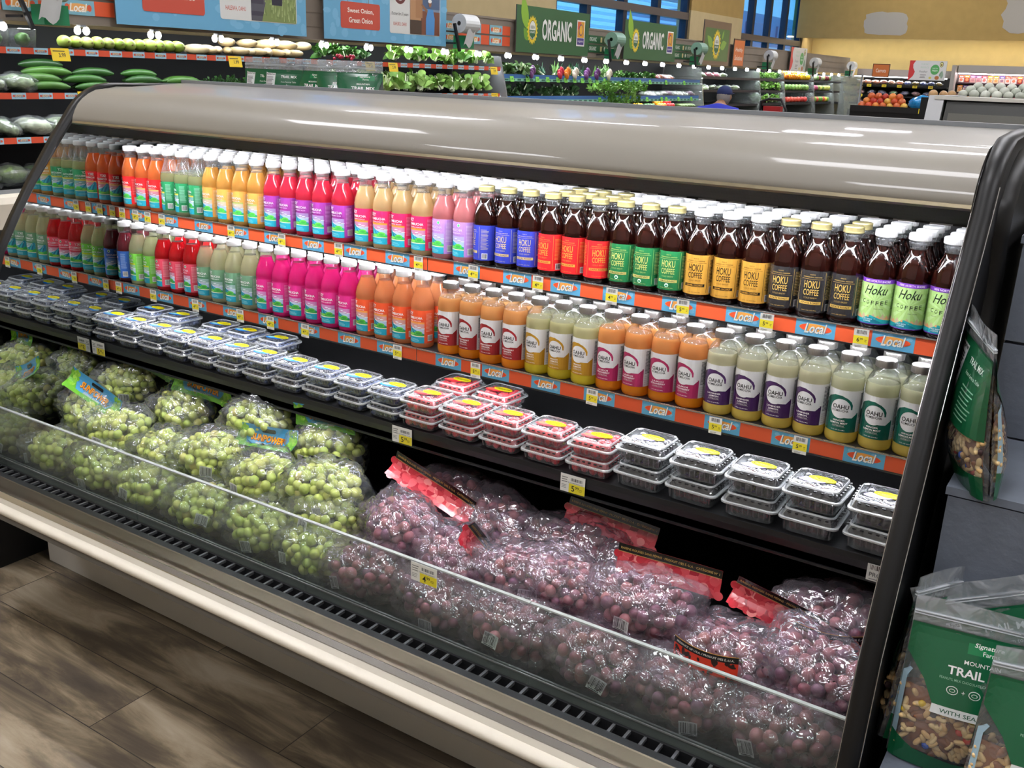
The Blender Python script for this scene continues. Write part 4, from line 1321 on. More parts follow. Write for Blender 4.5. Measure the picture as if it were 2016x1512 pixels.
TM = {p: tag_mesh(p, .028, .036, seed=int(p)) for p in ('499', '599', '699')}
def put_tag(me, x, y, z, label, rx=0., ry=0., group='shelf price tags'):
    o_ = bpy.data.objects.new('price_tag', me); COL.objects.link(o_)
    o_.location = (x, y, z); o_.rotation_euler = (rx, ry, 0)
    return tag(o_, label, 'price tag', group)
rd = random.Random(5)
T1 = [(.027, '499'), (.091, '499'), (.150, '499'), (.215, '499'), (.518, '499'), (.719, '499'), (.928, '499'), (1.194, '499'), (1.361, '499'), (1.543, '499'), (1.734, '499'), (1.903, '599'), (2.085, '599'), (2.271, '699')]
for i, (x, p) in enumerate(T1):
    put_tag(TM[p], x, .3365 + .0005 * (i % 2), 1.106, 'yellow and white %s.%s price tag, %s from mirrored end, upper shelf rail' % (p[0], p[1:], ORD[i]), ry=rd.uniform(-.03, .03))
T2 = [(.035, '499'), (.202, '499'), (.394, '499'), (.584, '499'), (.706, '499'), (.838, '499'), (1.161, '599'), (1.403, '599'), (1.723, '599'), (2.016, '599'), (2.195, '599')]
for i, (x, p) in enumerate(T2):
    put_tag(TM[p], x, .2950 + .0005 * (i % 2), .880, 'yellow and white %s.%s price tag, %s from mirrored end, middle shelf rail' % (p[0], p[1:], ORD[i]), ry=rd.uniform(-.03, .03))
for x, t_, lb in ((.040, 'BLUEBERRIES', 'wide 5.99 price tag on the berry shelf lip near the mirrored end'), (1.253, 'RASPBERRIES 6 OZ', 'wide 5.99 price tag on the berry shelf lip below the first raspberries'), (1.738, 'BLACKBERRIES 6 OZ', 'wide 5.99 price tag on the berry shelf lip below the last raspberries')):
    put_tag(tag_mesh('599', .062, .042, True, t_, 3), x, .2008, .7045, lb, group='wide price tags')
put_tag(tag_mesh('499', .068, .042, True, 'GRAPES RED SEEDLESS', 6), 1.571, -.1165, .567, 'white 4.99 price tag clipped to the glass front before the red grapes', ry=.0)
a = Art().rect(-.021, -.017, .021, .017, '#dcdad2', 0).text('PRC03', 0, -.004, .032, .009, '#26262a', 2)
a.barcode(-.019, .004, .019, .017, 1, 12, 8, None, '#4a3a36').lines(-.016, .014, -.014, -.011, 1, '#77777a', 2)
mb = MB().box(-.021, .021, 0, .0005, -.017, .017, 1); a.put(mb, lambda x, y, hh: (x, -.0001 - hh, y), 0)
put_tag(mb.mesh('shelf_sticker', [PRINT, WHITE]), 2.395, .2015, .70, 'small white PRC03 sticker on the near end of the berry shelf lip').name = 'shelf_sticker'
# ================================================================ trail mix pouches and the grey crates
PW, PH = .19, .275
def pth(x, y, wide=.040):
    """half thickness of a filled pouch at x across, y up"""
    t = max(0., 1 - (abs(x) / (PW / 2)) ** 2.6)
    k = wide * (min(1, .62 + y / .06 * .38) if y < .06 else max(.05, 1 - ((y - .06) / .17) ** 1.5))
    return k * t ** .55 + .0008
def pface(s_, crumple=0.):
    def fn(x, y, h):
        t = pth(x, y) + h + .0012
        c = crumple * NZ.noise(Vector((x * 14, y * 14, s_ * 3)))
        return (x * (1 - .05 * (y / PH)), s_ * (t + c) if s_ < 0 else (t + c), y)
    return fn
PFILM = film('pouch film', '#f4f6f6', haze=.10, fmin=.06, rough=.13, bump=.5, bscale=22)
ZIPF = film('pouch top film', '#e6eaee', haze=.28, fmin=.10, rough=.15, bump=.5, bscale=26)
def front_art(red=False):
    g = '#185f3c' if not red else '#c81f22'
    a = Art()
    a.poly([(-.093, .232), (.093, .232), (.093, .205), (.072, .16), (.060, .118), (-.045, .118), (-.062, .15), (-.093, .185)], g, 1)
    a.poly([(-.045, .118), (.060, .118), (.062, .104), (-.046, .104)], '#e3e6e4', 2)
    a.text('WITH SEA SALT', .008, .111, .082, .0062, '#2c5a44', 3, bold=.5)
    a.rect(-.008, .203, .062, .222, '#1f7d4c', 2)
    a.text('Signature', .022, .2165, .042, .0085, '#f2f5f2', 3, bold=.5, shear=.25); a.text('Farms', .026, .2075, .024, .0065, '#f2f5f2', 3, bold=.2)
    a.text('MOUNTAIN', .016, .190, .052, .006, '#eef3ee', 3, bold=.5)
    a.text('TRAIL MIX', .016, .1745, .095, .0125, '#ffffff', 3, bold=1.2)
    a.text('PEANUTS, MILK CHOCOLATE CANDIES, RAISINS', .008, .1605, .098, .0042, '#8fc3a4', 3, bold=.2)
    for k in range(3):
        cx = -.02 + k * .032
        a.ell(cx, .145, .0085, .0065, '#e6efe9', 3, 16).ell(cx, .145, .0074, .0054, g, 4, 16).ell(cx, .145, .0045, .0028, '#e6efe9', 5, 12).ell(cx, .145, .0036, .0020, g, 6, 12)
        if k < 2: a.text('+', cx + .016, .145, .005, .005, '#e6efe9', 3)
    a.poly([(-.093, 0), (.093, 0), (.093, .040), (.06, .031), (.0, .024), (-.06, .031), (-.093, .048)], g, 1)
    a.text('NET WT 26 OZ (1.6 LB)', .03, .010, .06, .005, '#cfe0d5', 2)
    a.poly([(-.093, .048), (-.093, .150), (-.084, .160), (-.080, .158), (-.086, .145), (-.086, .045)], '#9db9c6', 2)
    return a
def back_art(red=False):
    g = '#165a38' if not red else '#c81f22'
    a = Art()
    a.rect(-.093, .100, .093, .232, g, 1)
    a.poly([(-.093, 0), (.093, 0), (.093, .040), (-.093, .040)], g, 1)
    a.rect(-.08, .12, -.035, .222, '#dfe3e2', 2)
    a.text('Nutrition Facts', -.0575, .214, .040, .006, '#1b1b1b', 3, bold=1)
    a.lines(-.077, -.040, .124, .206, 17, '#4a4d4c', 3, 6, .4)
    a.text('TRAIL MIX', .03, .205, .075, .010, '#e9f1ec', 3, bold=.8)
    a.text('From Farm to Table', .03, .185, .07, .006, '#cfe0d5', 3, bold=.4)
    a.lines(.0, .062, .115, .172, 8, '#8fb8a0', 3, 6, .3)
    return a
def nuts_mesh(seed):
    rd = random.Random(seed); mb = MB()
    for s_ in (-1, 1):
        mb.grid(lambda u, v: Vector(((u - .5) * .17, s_ * max(.001, pth((u - .5) * .17, .022 + v * .108) - .011), .022 + v * .108)), 10, 8, 1)
    for k in range(320):
        s_ = -1 if k % 2 else 1
        x, y = rd.uniform(-.086, .086), rd.uniform(.026, .128)
        t = pth(x, y) - .0065 + rd.uniform(-.004, .0)
        if t < .003: t = .003
        R = Matrix.Rotation(rd.uniform(0, 6), 3, 'Y') @ Matrix.Rotation(rd.uniform(-.5, .5), 3, 'X')
        kind = rd.random()
        if kind < .74:      # peanut half or whole
            mb.ell((x, s_ * t, y), .0052, .0048, .0088, 9, 7, 0, rot=R, fn=lambda v: Vector((v.x * (1 - .22 * math.exp(-(v.z * 3) ** 2)), v.y, v.z)))
        elif kind < .86:    # almond
            mb.ell((x, s_ * t, y), .0062, .0042, .0105, 9, 7, 1, rot=R, fn=lambda v: Vector((v.x * (1 - .35 * max(0, v.z)), v.y, v.z)))
        elif kind < .95:    # raisin
            mb.ell((x, s_ * t, y), .0055, .0045, .0075, 8, 6, 2, rot=R, fn=lambda v: v * (1 + .15 * sin(v.x * 9) * cos(v.z * 7)))
        else:
            mb.ell((x, s_ * t, y), .0062, .0048, .0062, 10, 7, rd.choice((3, 4, 5, 6)), rot=R)
    return mb
NM = [island('peanut', ['#dcae6e', '#ecc88c', '#f2d49c', '#d2a05e'], .5), island('almond', ['#7d4a28', '#93582f', '#6b3c20'], .6), island('raisin', ['#2f1a1c', '#43272a', '#24161a'], .55),
      mat('candy red', '#d33a26', .25, coat=.4), mat('candy yellow', '#ecc21f', .25, coat=.4), mat('candy blue', '#2352c4', .25, coat=.4), mat('candy orange', '#ee6a1e', .25, coat=.4)]
NUTS = [nuts_mesh(s).mesh('nut_mix', NM) for s in (1, 2)]
def pouch_film():
    mb = MB()
    for s_ in (-1, 1):
        mb.grid(lambda u, v: Vector(((u - .5) * PW * (1 - .05 * v), s_ * (pth((u - .5) * PW, v * .234) + .0006 + .0022 * NZ.noise(Vector((u * 4, v * 6, s_)))), v * .234)), 16, 16, 0, True)
    mb.grid(lambda u, v: Vector(((u - .5) * PW, (v - .5) * 2 * (pth((u - .5) * PW, 0)), .0008)), 12, 4, 0, True)
    me1 = mb.mesh('film', [PFILM])
    tp = MB()
    for s_ in (-1, 1):
        tp.grid(lambda u, v: Vector(((u - .5) * PW * .95, s_ * .0022 * (1 - v * .6) + .004 * sin(u * 5) * v, .233 + v * .042)), 14, 4, 0, True)
    for z in (.246, .250): tp.box(-PW * .47, PW * .47, -.003, .003, z - .0008, z + .0008, 1)
    return me1, tp.mesh('zip_top', [ZIPF, mat('zip strip', '#d4dade', .35)])
PFM, PTM = pouch_film()
def art_mesh(a, s_, name):
    mb = MB()
    if s_ < 0: a.put(mb, pface(-1), 0, step=.012, ystep=.012, lay=.00018, off=.0004)
    else:
        f_ = pface(1); a.put(mb, lambda x, y, h: f_(-x, y, h), 0, step=.012, ystep=.012, lay=.00018, off=.0004)
    return mb.mesh(name, [GLOSSPRINT])
PA = [(art_mesh(front_art(r), -1, 'printed_front'), art_mesh(back_art(r), 1, 'printed_back')) for r in (False, True)]
def pouch(loc, rot, label, red=0, v=0, sc=1., group='trail mix pouches'):
    e = empty('trail_mix_pouch', loc, label, 'snack bag', group)
    e.rotation_euler = rot; e.scale = (sc,) * 3
    for nm, me in (('film', PFM), ('zip_top', PTM), ('printed_front', PA[red][0]), ('printed_back', PA[red][1]), ('nut_mix', NUTS[v])):
        o_ = bpy.data.objects.new(nm, me); COL.objects.link(o_); o_.parent = e
        if nm == 'nut_mix': o_['kind'] = 'stuff'
    return e
CR = mat('crate paint', '#6a717d', .75, var=.10, vscale=14, bump=.12, bscale=60)
def slats(x0, x1, y0, y1, z0, z1, n, label):
    """an upturned wooden crate: boards round the sides and two boards on top"""
    e = empty('wooden_crate', (x0, y0, z0), label, 'crate')
    w, d, h = x1 - x0, y1 - y0, z1 - z0
    bh = h / n
    for i in range(n):
        MB().box(0, w, 0, .014, i * bh + .003, (i + 1) * bh - .003).box(0, .014, .0145, d - .0145, i * bh + .003, (i + 1) * bh - .003).box(0, w, d - .014, d, i * bh + .003, (i + 1) * bh - .003).build('side_board', CR, e)
    for k in range(2):
        MB().box(-.004, w, -.004 + k * d / 2 + .001, (k + 1) * d / 2 - .002, h, h + .013).build('top_board', CR, e)
    return e
slats(2.505, 3.15, -.235, .45, 0, .537, 3, 'weathered grey-blue wooden crate standing on the floor beside the black end panel')
slats(2.505, 2.655, .03, .45, .551, .957, 2, 'weathered grey-blue wooden crate stacked on the big crate beside the black end panel')
slats(2.515, 3.0, .33, .60, .971, 1.32, 2, 'highest grey-blue wooden crate, at the back of the crate stack')
tag(MB().box(2.515, 3.0, .455, .7, 0, .969).build('crate_plinth', CR), 'tall grey-blue box that carries the highest crate', 'plinth')
pouch((2.592, -.080, .552), (radians(-3), 0, radians(8)), 'clear and green trail mix pouch reading MOUNTAIN TRAIL MIX, foremost on the grey crate', v=0, sc=1.0)
pouch((2.706, -.165, .552), (radians(-4), radians(2), radians(14)), 'trail mix pouch standing half out of view on the grey crate nearest the edge', v=1)
pouch((2.528, .012, .552), (radians(2), radians(3), radians(62)), 'trail mix pouch turned edge-on between the crate stack and the black end panel', v=1, sc=1.06)
pouch((2.690, .0, .565), (radians(4), radians(24), radians(188)), 'trail mix pouch with its back turned and clear top slanting, behind the foremost two', v=0, sc=1.08)
pouch((2.530, .095, .972), (radians(-8), radians(-3), radians(112)), 'trail mix pouch standing alone on the upper grey crate against the black end panel', v=1, sc=.97)
pouch((2.76, .09, .700), (0, radians(12), radians(20)), 'red snack pouch standing behind the trail mix on the crates', red=1, v=0, group='snack pouches')
tag(MB().box(2.665, 3.1, .03, .2, .551, .698).build('riser_box', CR), 'low grey-blue riser box under the red snack pouch', 'riser')
rk = empty('display_rack', (-.80, 1.42, 0), 'dark rack standing behind the cooler, holding trail mix pouches', 'rack')
MB().box(0, .9, 0, .22, 1.28, 1.30).build('top_shelf', BLACKS, rk)
MB().box(0, .9, .18, .2, 0, 1.28).build('back_board', BLACKM, rk)
for px in (0, .88): MB().box(px, px + .02, 0, .18, 0, 1.28).build('upright', BLACKS, rk)
for i, (x, r, f) in enumerate(((-.56, 8, 0), (-.455, 14, 1), (-.315, 4, 0), (-.15, 12, 1), (-.04, 30, 0))):
    pouch((x, 1.50 + .016 * (i % 3), 1.302), (radians(-2), 0, radians(r + (180 if i in (0, 1) else 0))), 'trail mix pouch behind the cooler top, %s of five from far end' % ORD[i], v=i % 2, sc=1.03)
# ================================================================ produce along the far wall
LEAF = tinted('leaf green', .5, var=.35, vscale=18)
RIND = tinted('rind', .38, var=.14, vscale=9)
PALESTEM = mat('pale stem', '#dfe6c0', .45)
DARKB = mat('case interior dark', '#15171b', .6)
GREYP = mat('case grey panel', '#6a6d72', .5)
SIDING = mat('header siding', '#83786c', .6, var=.05)

def leaves_mesh(seed, n, R, H, stem=0, lw=.03, ll=.09, flop=.8):
    rd = random.Random(seed); mb = MB()
    for k in range(n):
        a = rd.uniform(0, 2 * pi); r = R * math.sqrt(rd.random()) * .8
        base = Vector((r * cos(a), r * sin(a), rd.uniform(0, H * .55)))
        d = Vector((cos(a) * rd.uniform(.2, 1) * flop, sin(a) * rd.uniform(.2, 1) * flop, rd.uniform(.3, 1.1))).normalized()
        s_ = d.cross(Vector((rd.uniform(-1, 1), rd.uniform(-1, 1), .3))).normalized()
        L_ = ll * rd.uniform(.6, 1.15); w = lw * rd.uniform(.6, 1.2); dr = Vector((0, 0, -1))
        rows = []
        for j in range(5):
            t = j / 4
            c = base + d * L_ * t + dr * (L_ * .35 * t * t)
            ww = w * sin(pi * min(.97, .12 + t * .86)) ** .8
            cup = Vector((0, 0, .35 * ww))
            rows += [c - s_ * ww + cup, c, c + s_ * ww + cup]
        mb.add(rows, [(j * 3 + i, j * 3 + i + 1, j * 3 + i + 4, j * 3 + i + 3) for j in range(4) for i in range(2)], 0, True)
    for k in range(stem):
        a = rd.uniform(0, 2 * pi)
        mb.tube([(0.012 * cos(a), .012 * sin(a), 0), (.02 * cos(a), .02 * sin(a), H * .4), (R * .5 * cos(a), R * .5 * sin(a), H * .8)], [.008, .006, .003], 6, 1)
    return mb.mesh('leafy', [LEAF, PALESTEM])
LV = {'bok': [leaves_mesh(s, 26, .05, .12, 8, .026, .08) for s in (1, 2, 3)], 'herb': [leaves_mesh(s, 110, .075, .13, 0, .010, .035) for s in (4, 5, 6)],
      'leaf': [leaves_mesh(s, 44, .07, .14, 3, .024, .085) for s in (7, 8, 9)], 'tall': [leaves_mesh(s, 34, .045, .20, 6, .010, .17, .5) for s in (10, 11)]}
def put(name, me, loc, rot, label, cat, group, color=None, sc=1.):
    o_ = bpy.data.objects.new(name, me); COL.objects.link(o_)
    o_.location = loc; o_.rotation_euler = rot; o_.scale = sc if isinstance(sc, tuple) else (sc,) * 3
    if color: o_.color = lin(color)
    return tag(o_, label, cat, group)
rd = random.Random(77)

wc = empty('vegetable_cooler', (-3.5, 0, 0), 'long refrigerated wall case of vegetables under signs and small spotlights', 'cooler')
def wpart(mb, nm, ms, lab=None):
    o_ = mb.build(nm, ms, wc, loc=(3.5, 0, 0))
    if lab: o_['label'] = lab
    return o_
YA, YB = .6, 19.92
wpart(MB().box(-4.15, -3.62, YA, YB, 0, 1.74), 'back_panel', GREYP)
wpart(MB().box(-3.62, -3.615, YA, YB, 0, 1.74), 'liner', DARKB)
hd = MB().box(-4.0, -2.99, YA, YB, 1.775, 2.06).box(-3.015, -2.99, YA, YB, 1.745, 1.775)
for z in (1.84, 1.945, 2.04): hd.box(-2.992, -2.985, YA, YB, z, z + .006)
wpart(hd, 'header', SIDING)
for z, ya, yb in ((1.60, YA, 6.95), (1.345, YA, 6.95), (1.09, YA, 6.95), (1.505, 7.0, 12.1), (1.29, 7.0, 12.1), (1.14, 7.0, 12.1), (1.585, 12.2, YB), (1.40, 12.2, YB), (1.19, 12.2, YB)):
    wpart(MB().box(-3.61, -3.003, ya, yb, z - .02, z - .003), 'shelf', BLACKS)
wpart(MB().box(-3.6, -2.95, YA, YB, 0, .74), 'base', GREYP)
bmp = MB(); pr2 = [(-2.95, .60), (-2.95, .775), (-2.88, .785), (-2.80, .775), (-2.78, .74), (-2.78, .60)]
nn = len(pr2)
bmp.add([(x, YA, z) for x, z in pr2] + [(x, YB, z) for x, z in pr2], [(i, (i + 1) % nn, (i + 1) % nn + nn, i + nn) for i in range(nn)], 0)
wpart(bmp, 'bumper', BUMP)
wpart(MB().box(-2.95, -2.93, YA, YB, .775, .80), 'front_edge', GREY)
# rails
def vrail(nm, z0, z1, ya, yb, kind):
    a = Art(); h = z1 - z0
    if kind == 'local':
        a.rect(0, 0, yb - ya, h, '#e0583a', 0); y = .02
        while y < yb - ya - .1:
            a.rect(y, 0, y + .09, h, '#a9d2e6', 1); a.ell(y + .045, h * .5, .036, h * .22, '#e8b78a', 2, 14)
            a.ell(y + .015, h * .5, .009, h * .2, '#dd5a3a', 3, 8).ell(y + .075, h * .5, .009, h * .2, '#dd5a3a', 3, 8)
            a.text('Local', y + .045, h * .5, .05, h * .5, '#4d93b5', 4, bold=.6, shear=.2)
            y += .17
    elif kind == 'blue':
        a.rect(0, 0, yb - ya, h, '#3f74b4', 0); a.rect(0, 0, yb - ya, h * .42, '#8fd0b4', 1); y = .03
        while y < yb - ya - .1:
            a.rect(y, h * .08, y + .07, h * .34, '#2d6a55', 2); y += .12
    else:
        a.rect(0, 0, yb - ya, h, '#1b1c20', 0)
    mb = MB().box(-3.004, -3.001, ya, yb, z0 - .004, z1 + .002, 0)
    a.put(mb, planemap((-2.9995, ya, z0), (0, 1, 0), (0, 0, 1)), 1)
    wpart(mb, 'price_rail', [BLACKS, PRINT])
for z in (1.60, 1.345, 1.09): vrail('r', z - .036, z, YA, 6.95, 'local')
for z in (1.505, 1.29): vrail('r', z - .038, z + .03, 7.0, 12.1, 'blue')
vrail('r', 1.12, 1.14, 7.0, 12.1, 'dark')
for z in (1.585, 1.40, 1.19): vrail('r', z - .03, z, 12.2, YB, 'dark')
# header price strips
def hstrip(ya, yb, kind):
    for z in (1.80, 1.90):
        a = Art(); y = 0
        while y < yb - ya - .2:
            if kind == 'local':
                a.rect(y, 0, y + .22, .085, '#7fb4c4', 1); a.ell(y + .11, .043, .085, .024, '#e8a860', 2, 16); a.ell(y + .035, .043, .016, .02, '#dd5a3a', 3, 10).ell(y + .185, .043, .016, .02, '#dd5a3a', 3, 10)
                a.text('Local', y + .11, .043, .11, .05, '#f5efe4', 4, bold=1.2, shear=.2); a.rect(y + .22, 0, y + .36, .085, '#dd5b35', 1); y += .37
            else:
                a.rect(y, 0, y + .42, .085, '#2c5f3c', 1); a.ell(y + .04, .043, .018, .026, '#d9dfd2', 2, 12); a.text('ORGANIC', y + .18, .043, .17, .045, '#e3e8dc', 2, bold=.5); a.rect(y + .36, .015, y + .40, .07, '#d8c890', 2); y += .43
        mb = MB(); a.put(mb, planemap((-2.984, ya, z), (0, 1, 0), (0, 0, 1)), 0); wpart(mb, 'header_strip', [PRINT])
hstrip(.7, 2.45, 'local'); hstrip(5.98, 7.05, 'local'); hstrip(8.64, 9.5, 'organic'); hstrip(11.0, 11.9, 'organic')
STRIPL = mat('shelf fill light', '#ffffff', emit='#f3f8ff', estr=22.)
for ya, yb in ((YA, 6.95), (7.0, 12.1), (12.2, 19.9)):  # strips added out of view to light the shelves, besides the spotlights
    wpart(MB().box(-3.10, -3.05, ya, yb, 1.762, 1.772), 'light_strip', STRIPL)
    for z in ((1.60, 1.345) if ya < 5 else ((1.505, 1.29) if ya < 10 else (1.585, 1.40))): wpart(MB().box(-3.03, -3.008, ya, yb, z - .030, z - .022), 'light_strip', STRIPL)
def divider(y, x1, m, nm, lab):
    mb = MB(); pr3 = [(-3.6, 1.72), (-3.02, 1.70), (x1, 1.0), (x1, .8), (-3.6, .8)]
    mb.add([(x, y, z) for x, z in pr3] + [(x, y + .02, z) for x, z in pr3], [(0, 1, 2, 3, 4), (9, 8, 7, 6, 5)] + [(i, (i + 1) % 5, (i + 1) % 5 + 5, i + 5) for i in range(5)])
    o_ = wpart(mb, nm, m); o_['label'] = lab
FROST = film('frosted divider', '#dfe4e2', haze=.45, hazecol='#9aa09c', fmin=.05)
divider(6.96, -2.84, mat('divider grey', '#77787a', .4), 'divider', 'solid grey divider')
for y in (12.15, 14.6, 15.85, 17.6, 18.9, 19.6): divider(y, -2.9, FROST, 'divider', 'clear frosted divider')

# spotlights under the header
SPOTM = mat('spot glow', '#ffffff', emit='#ffffff', estr=9.)
SPH = MB().box(-.02, .02, -.02, .02, .018, .03).mesh('bracket', [GREY])
SPG = MB().ell((0, -.03, -.004), .018, .022, .026, 10, 7).ell((.0, .03, -.004), .018, .022, .026, 10, 7).mesh('bulbs', [SPOTM])
y = 1.25; k = 0
while y < 19.8:
    e = empty('spotlight', (-3.0, y, 1.715), 'small glowing spotlight under the wall case header, %s from the near end' % ORD[min(k, 38)], 'spotlight', 'spotlights under the wall case header')
    for nm, me in (('bracket', SPH), ('bulbs', SPG)):
        o_ = bpy.data.objects.new(nm, me); COL.objects.link(o_); o_.parent = e
    y += .53; k += 1

# ---------------------------------------------------------------- signs
def sign(name, ya, yb, z0, z1, art, label, cat='sign', x=-2.93, edge='#3a3a3a', extra=None):
    mb = MB().box(x - .012, x, ya, yb, z0, z1, 0)
    art.put(mb, planemap((x + .0004, ya, z0), (0, 1, 0), (0, 0, 1)), 1, lay=.0006)
    return tag(mb.build(name, [mat('sign edge ' + edge, edge, .5), PRINT]), label, cat)
def banner(w, h, small, who, place, seal):
    a = Art(); a.rect(0, 0, w, h, '#6aa9cc', 0); r_ = random.Random(int(w * 100))
    for _ in range(60): a.ell(r_.uniform(.03, w - .03), r_.uniform(.02, h - .02), r_.uniform(.02, .05), r_.uniform(.02, .05), '#79b5d5', 1, 10)
    for x_ in (w * .17, w * .33): a.rect(x_, .28, x_ + .006, .40, '#7d7263', 2)
    a.rrect(w * .12, .09, w * .42, .29 if len(small) > 1 else .30, .02, '#c4503f', 3)
    for i, t in enumerate(small): a.text(t, w * .27, .19 + (.035 if len(small) > 1 else 0) - i * .07, min(w * .26, .026 * len(t)), .042, '#f4ece2', 4, bold=1)
    a.ell(w * .27, .43, .25, .055, '#eba23c', 3, 24).ell(w * .27 - .19, .43, .055, .045, '#d9512f', 4, 12).ell(w * .27 + .19, .43, .055, .045, '#d9512f', 4, 12)
    a.text('Local', w * .27, .43, .32, .12, '#ffffff', 5, bold=1.6, shear=.25)
    a.rrect(w * .50, .08, w * .94, h - .03, .02, '#d7d8d4', 2)
    a.text(who, w * .585, .235, w * .14, .035, '#37322f', 3, shear=.25)
    a.text(place, w * .585, .155, w * .11, .034, '#c25a4a', 3, bold=.6)
    if seal:
        a.ell(w * .585, .40, .085, .085, '#6a3532', 3, 26).ell(w * .585, .40, .058, .058, '#d7d8d4', 4, 24).ell(w * .585, .40, .05, .05, '#2c2526', 5, 22).ell(w * .575, .41, .016, .03, '#d7d8d4', 6, 12).ell(w * .60, .40, .012, .03, '#d7d8d4', 6, 12)
    else:
        a.rect(w * .55, .34, w * .62, .50, '#3a5a34', 3)
    x0, x1 = w * .67, w * .935
    if seal:
        a.rect(x0, .085, x1, h - .035, '#7c8fa6', 3); a.poly([(x0, .30), (x0, .40), (x0 + .1, .44), (x0 + .25, .40), (x1, .42), (x1, .30)], '#4c6180', 4); a.rect(x0, .085, x1, .28, '#7a4b36', 4)
        a.rect(x0, .20, x0 + .15, .38, '#b58a63', 5); a.rect(x0 + .075, .22, x0 + .17, .41, '#a87b55', 6); a.rect(x0, .085, x0 + .16, .20, '#4a3a2e', 6)
        a.poly([(x0 + .22, .085), (x0 + .34, .085), (x0 + .345, .22), (x0 + .32, .30), (x0 + .25, .30), (x0 + .22, .22)], '#4f8fc9', 7)
        a.ell(x0 + .275, .345, .022, .03, '#8a6248', 8, 12); a.ell(x0 + .272, .365, .026, .016, '#e6e6e2', 9, 12); a.poly([(x0 + .24, .29), (x0 + .16, .34), (x0 + .15, .325), (x0 + .235, .26)], '#8a6248', 8)
    else:
        a.rect(x0, .085, x1, h - .035, '#55555e', 3); a.poly([(x0 + .1, .085), (x1, .085), (x1, .36), (x0 + .16, .28)], '#7f8f56', 4)
        for _ in range(60):
            gx = r_.uniform(x0 + .12, x1 - .01); gy = r_.uniform(.09, .26); a.poly([(gx, gy), (gx + .006, gy + .05), (gx + .01, gy)], r_.choice(('#97a868', '#6a7d46', '#a9b67c')), 5)
        a.poly([(x0 + .20, .20), (x0 + .30, .20), (x0 + .33, .5), (x0 + .18, .5)], '#2b2838', 6)
        for q in range(4): a.rect(x0, .12 + q * .08, x0 + .12, .15 + q * .08, '#3f3b48', 4)
    return a
sign('hanging_banner', 2.51, 4.17, 1.762, 2.31, banner(1.66, .548, ['Organic Herbs'], 'Partner for 2 years', 'HALEIWA, OAHU', False), 'light blue banner reading Organic Herbs with a field photo, over the gourds', 'banner')
sign('hanging_banner', 4.36, 5.94, 1.757, 2.31, banner(1.58, .553, ['Sweet Onion,', 'Green Onion'], 'Partner for 31 years', 'KAHUKU, OAHU', True), 'light blue banner reading Sweet Onion, Green Onion with a farmer photo', 'banner')
def seal(a, cx, cy, s):
    pts = []
    for i in range(40):
        t = 2 * pi * i / 40; r_ = s * (1.0 if i % 2 else .80); pts.append((cx + r_ * .82 * cos(t), cy + r_ * 1.12 * sin(t)))
    a.poly(pts, '#ecd23a', 4); a.ell(cx, cy, s * .50, s * .72, '#5b3a26', 5, 26).ell(cx, cy, s * .46, s * .68, '#eef0e8', 6, 26)
    a.poly([(cx - s * .46, cy), (cx + s * .46, cy), (cx + s * .38, cy - s * .40), (cx, cy - s * .68), (cx - s * .38, cy - s * .40)], '#2f6b45', 7)
    a.text('USDA', cx, cy + s * .22, s * .6, s * .22, '#4c4c44', 8, bold=1); a.text('ORGANIC', cx, cy - s * .15, s * .72, s * .17, '#eef0e8', 8, bold=.8)
def leafshape(a, x, y, L_, w, rot, c, l):
    pts = []
    for i in range(9):
        t = i / 8; pts.append((t * L_, w * sin(pi * t ** .8)))
    for i in range(7, 0, -1):
        t = i / 8; pts.append((t * L_, -w * .8 * sin(pi * t ** .8)))
    a.poly([(x + p * cos(rot) - q * sin(rot), y + p * sin(rot) + q * cos(rot)) for p, q in pts], c, l)
def organic(w, h):
    a = Art(); a.rect(0, 0, w, h, '#35663f', 0)
    leafshape(a, .20, .22, .36, .075, 1.85, '#8dbb3c', 2); leafshape(a, .24, .12, .16, .05, 2.3, '#6fa338', 1)
    seal(a, .30, .22, .13)
    a.text('ORGANIC', .80, .235, .62, .21, '#eef0ea', 5, bold=1.6)
    a.rect(1.22, .10, 1.40, .37, '#f2f2ee', 5); a.rect(1.235, .19, 1.385, .355, '#e0a02c', 6); a.rect(1.235, .275, 1.31, .355, '#e2663a', 7); a.rect(1.235, .115, 1.385, .185, '#4a3a8a', 6)
    a.ell(1.31, .27, .045, .06, '#4a3a8a', 8, 20).ell(1.31, .27, .036, .05, '#eeb53c', 9, 18); a.text('organics', 1.31, .15, .12, .03, '#f2f2ee', 7, bold=.4)
    return a
def org_sign(ya, lab):
    s_ = sign('organic_sign', ya, ya + 1.5, 1.752, 2.20, organic(1.5, .448), lab)
org_sign(7.11, 'large dark green sign reading ORGANIC with sunflower seal, beside the orange strips')
org_sign(9.50, 'large dark green sign reading ORGANIC with sunflower seal, in front of the long window')
a = Art(); a.rect(0, 0, 1.03, .60, '#7c6650', 0).rect(.06, .06, .97, .50, '#557a44', 1)
leafshape(a, .36, .26, .26, .07, 2.6, '#86b44a', 2); leafshape(a, .66, .24, .24, .07, .35, '#86b44a', 2); leafshape(a, .70, .36, .14, .03, 1.2, '#86b44a', 2)
seal(a, .50, .28, .19)
sign('seal_sign', 11.92, 12.95, 1.742, 2.342, a, 'green sign in brown frame with yellow sunflower seal on the pillar')
a = Art(); a.rect(0, 0, .46, .40, '#6b4a30', 0).rect(.02, .02, .44, .38, '#d9773c', 1).text('Healthy', .23, .24, .30, .07, '#f6e6d8', 2, bold=.8, shear=.2).text('Solutions', .23, .13, .32, .07, '#f6e6d8', 2, bold=.8, shear=.2)
sign('orange_sign', 13.12, 13.58, 1.74, 2.14, a, 'small orange sign reading Healthy Solutions on the header')
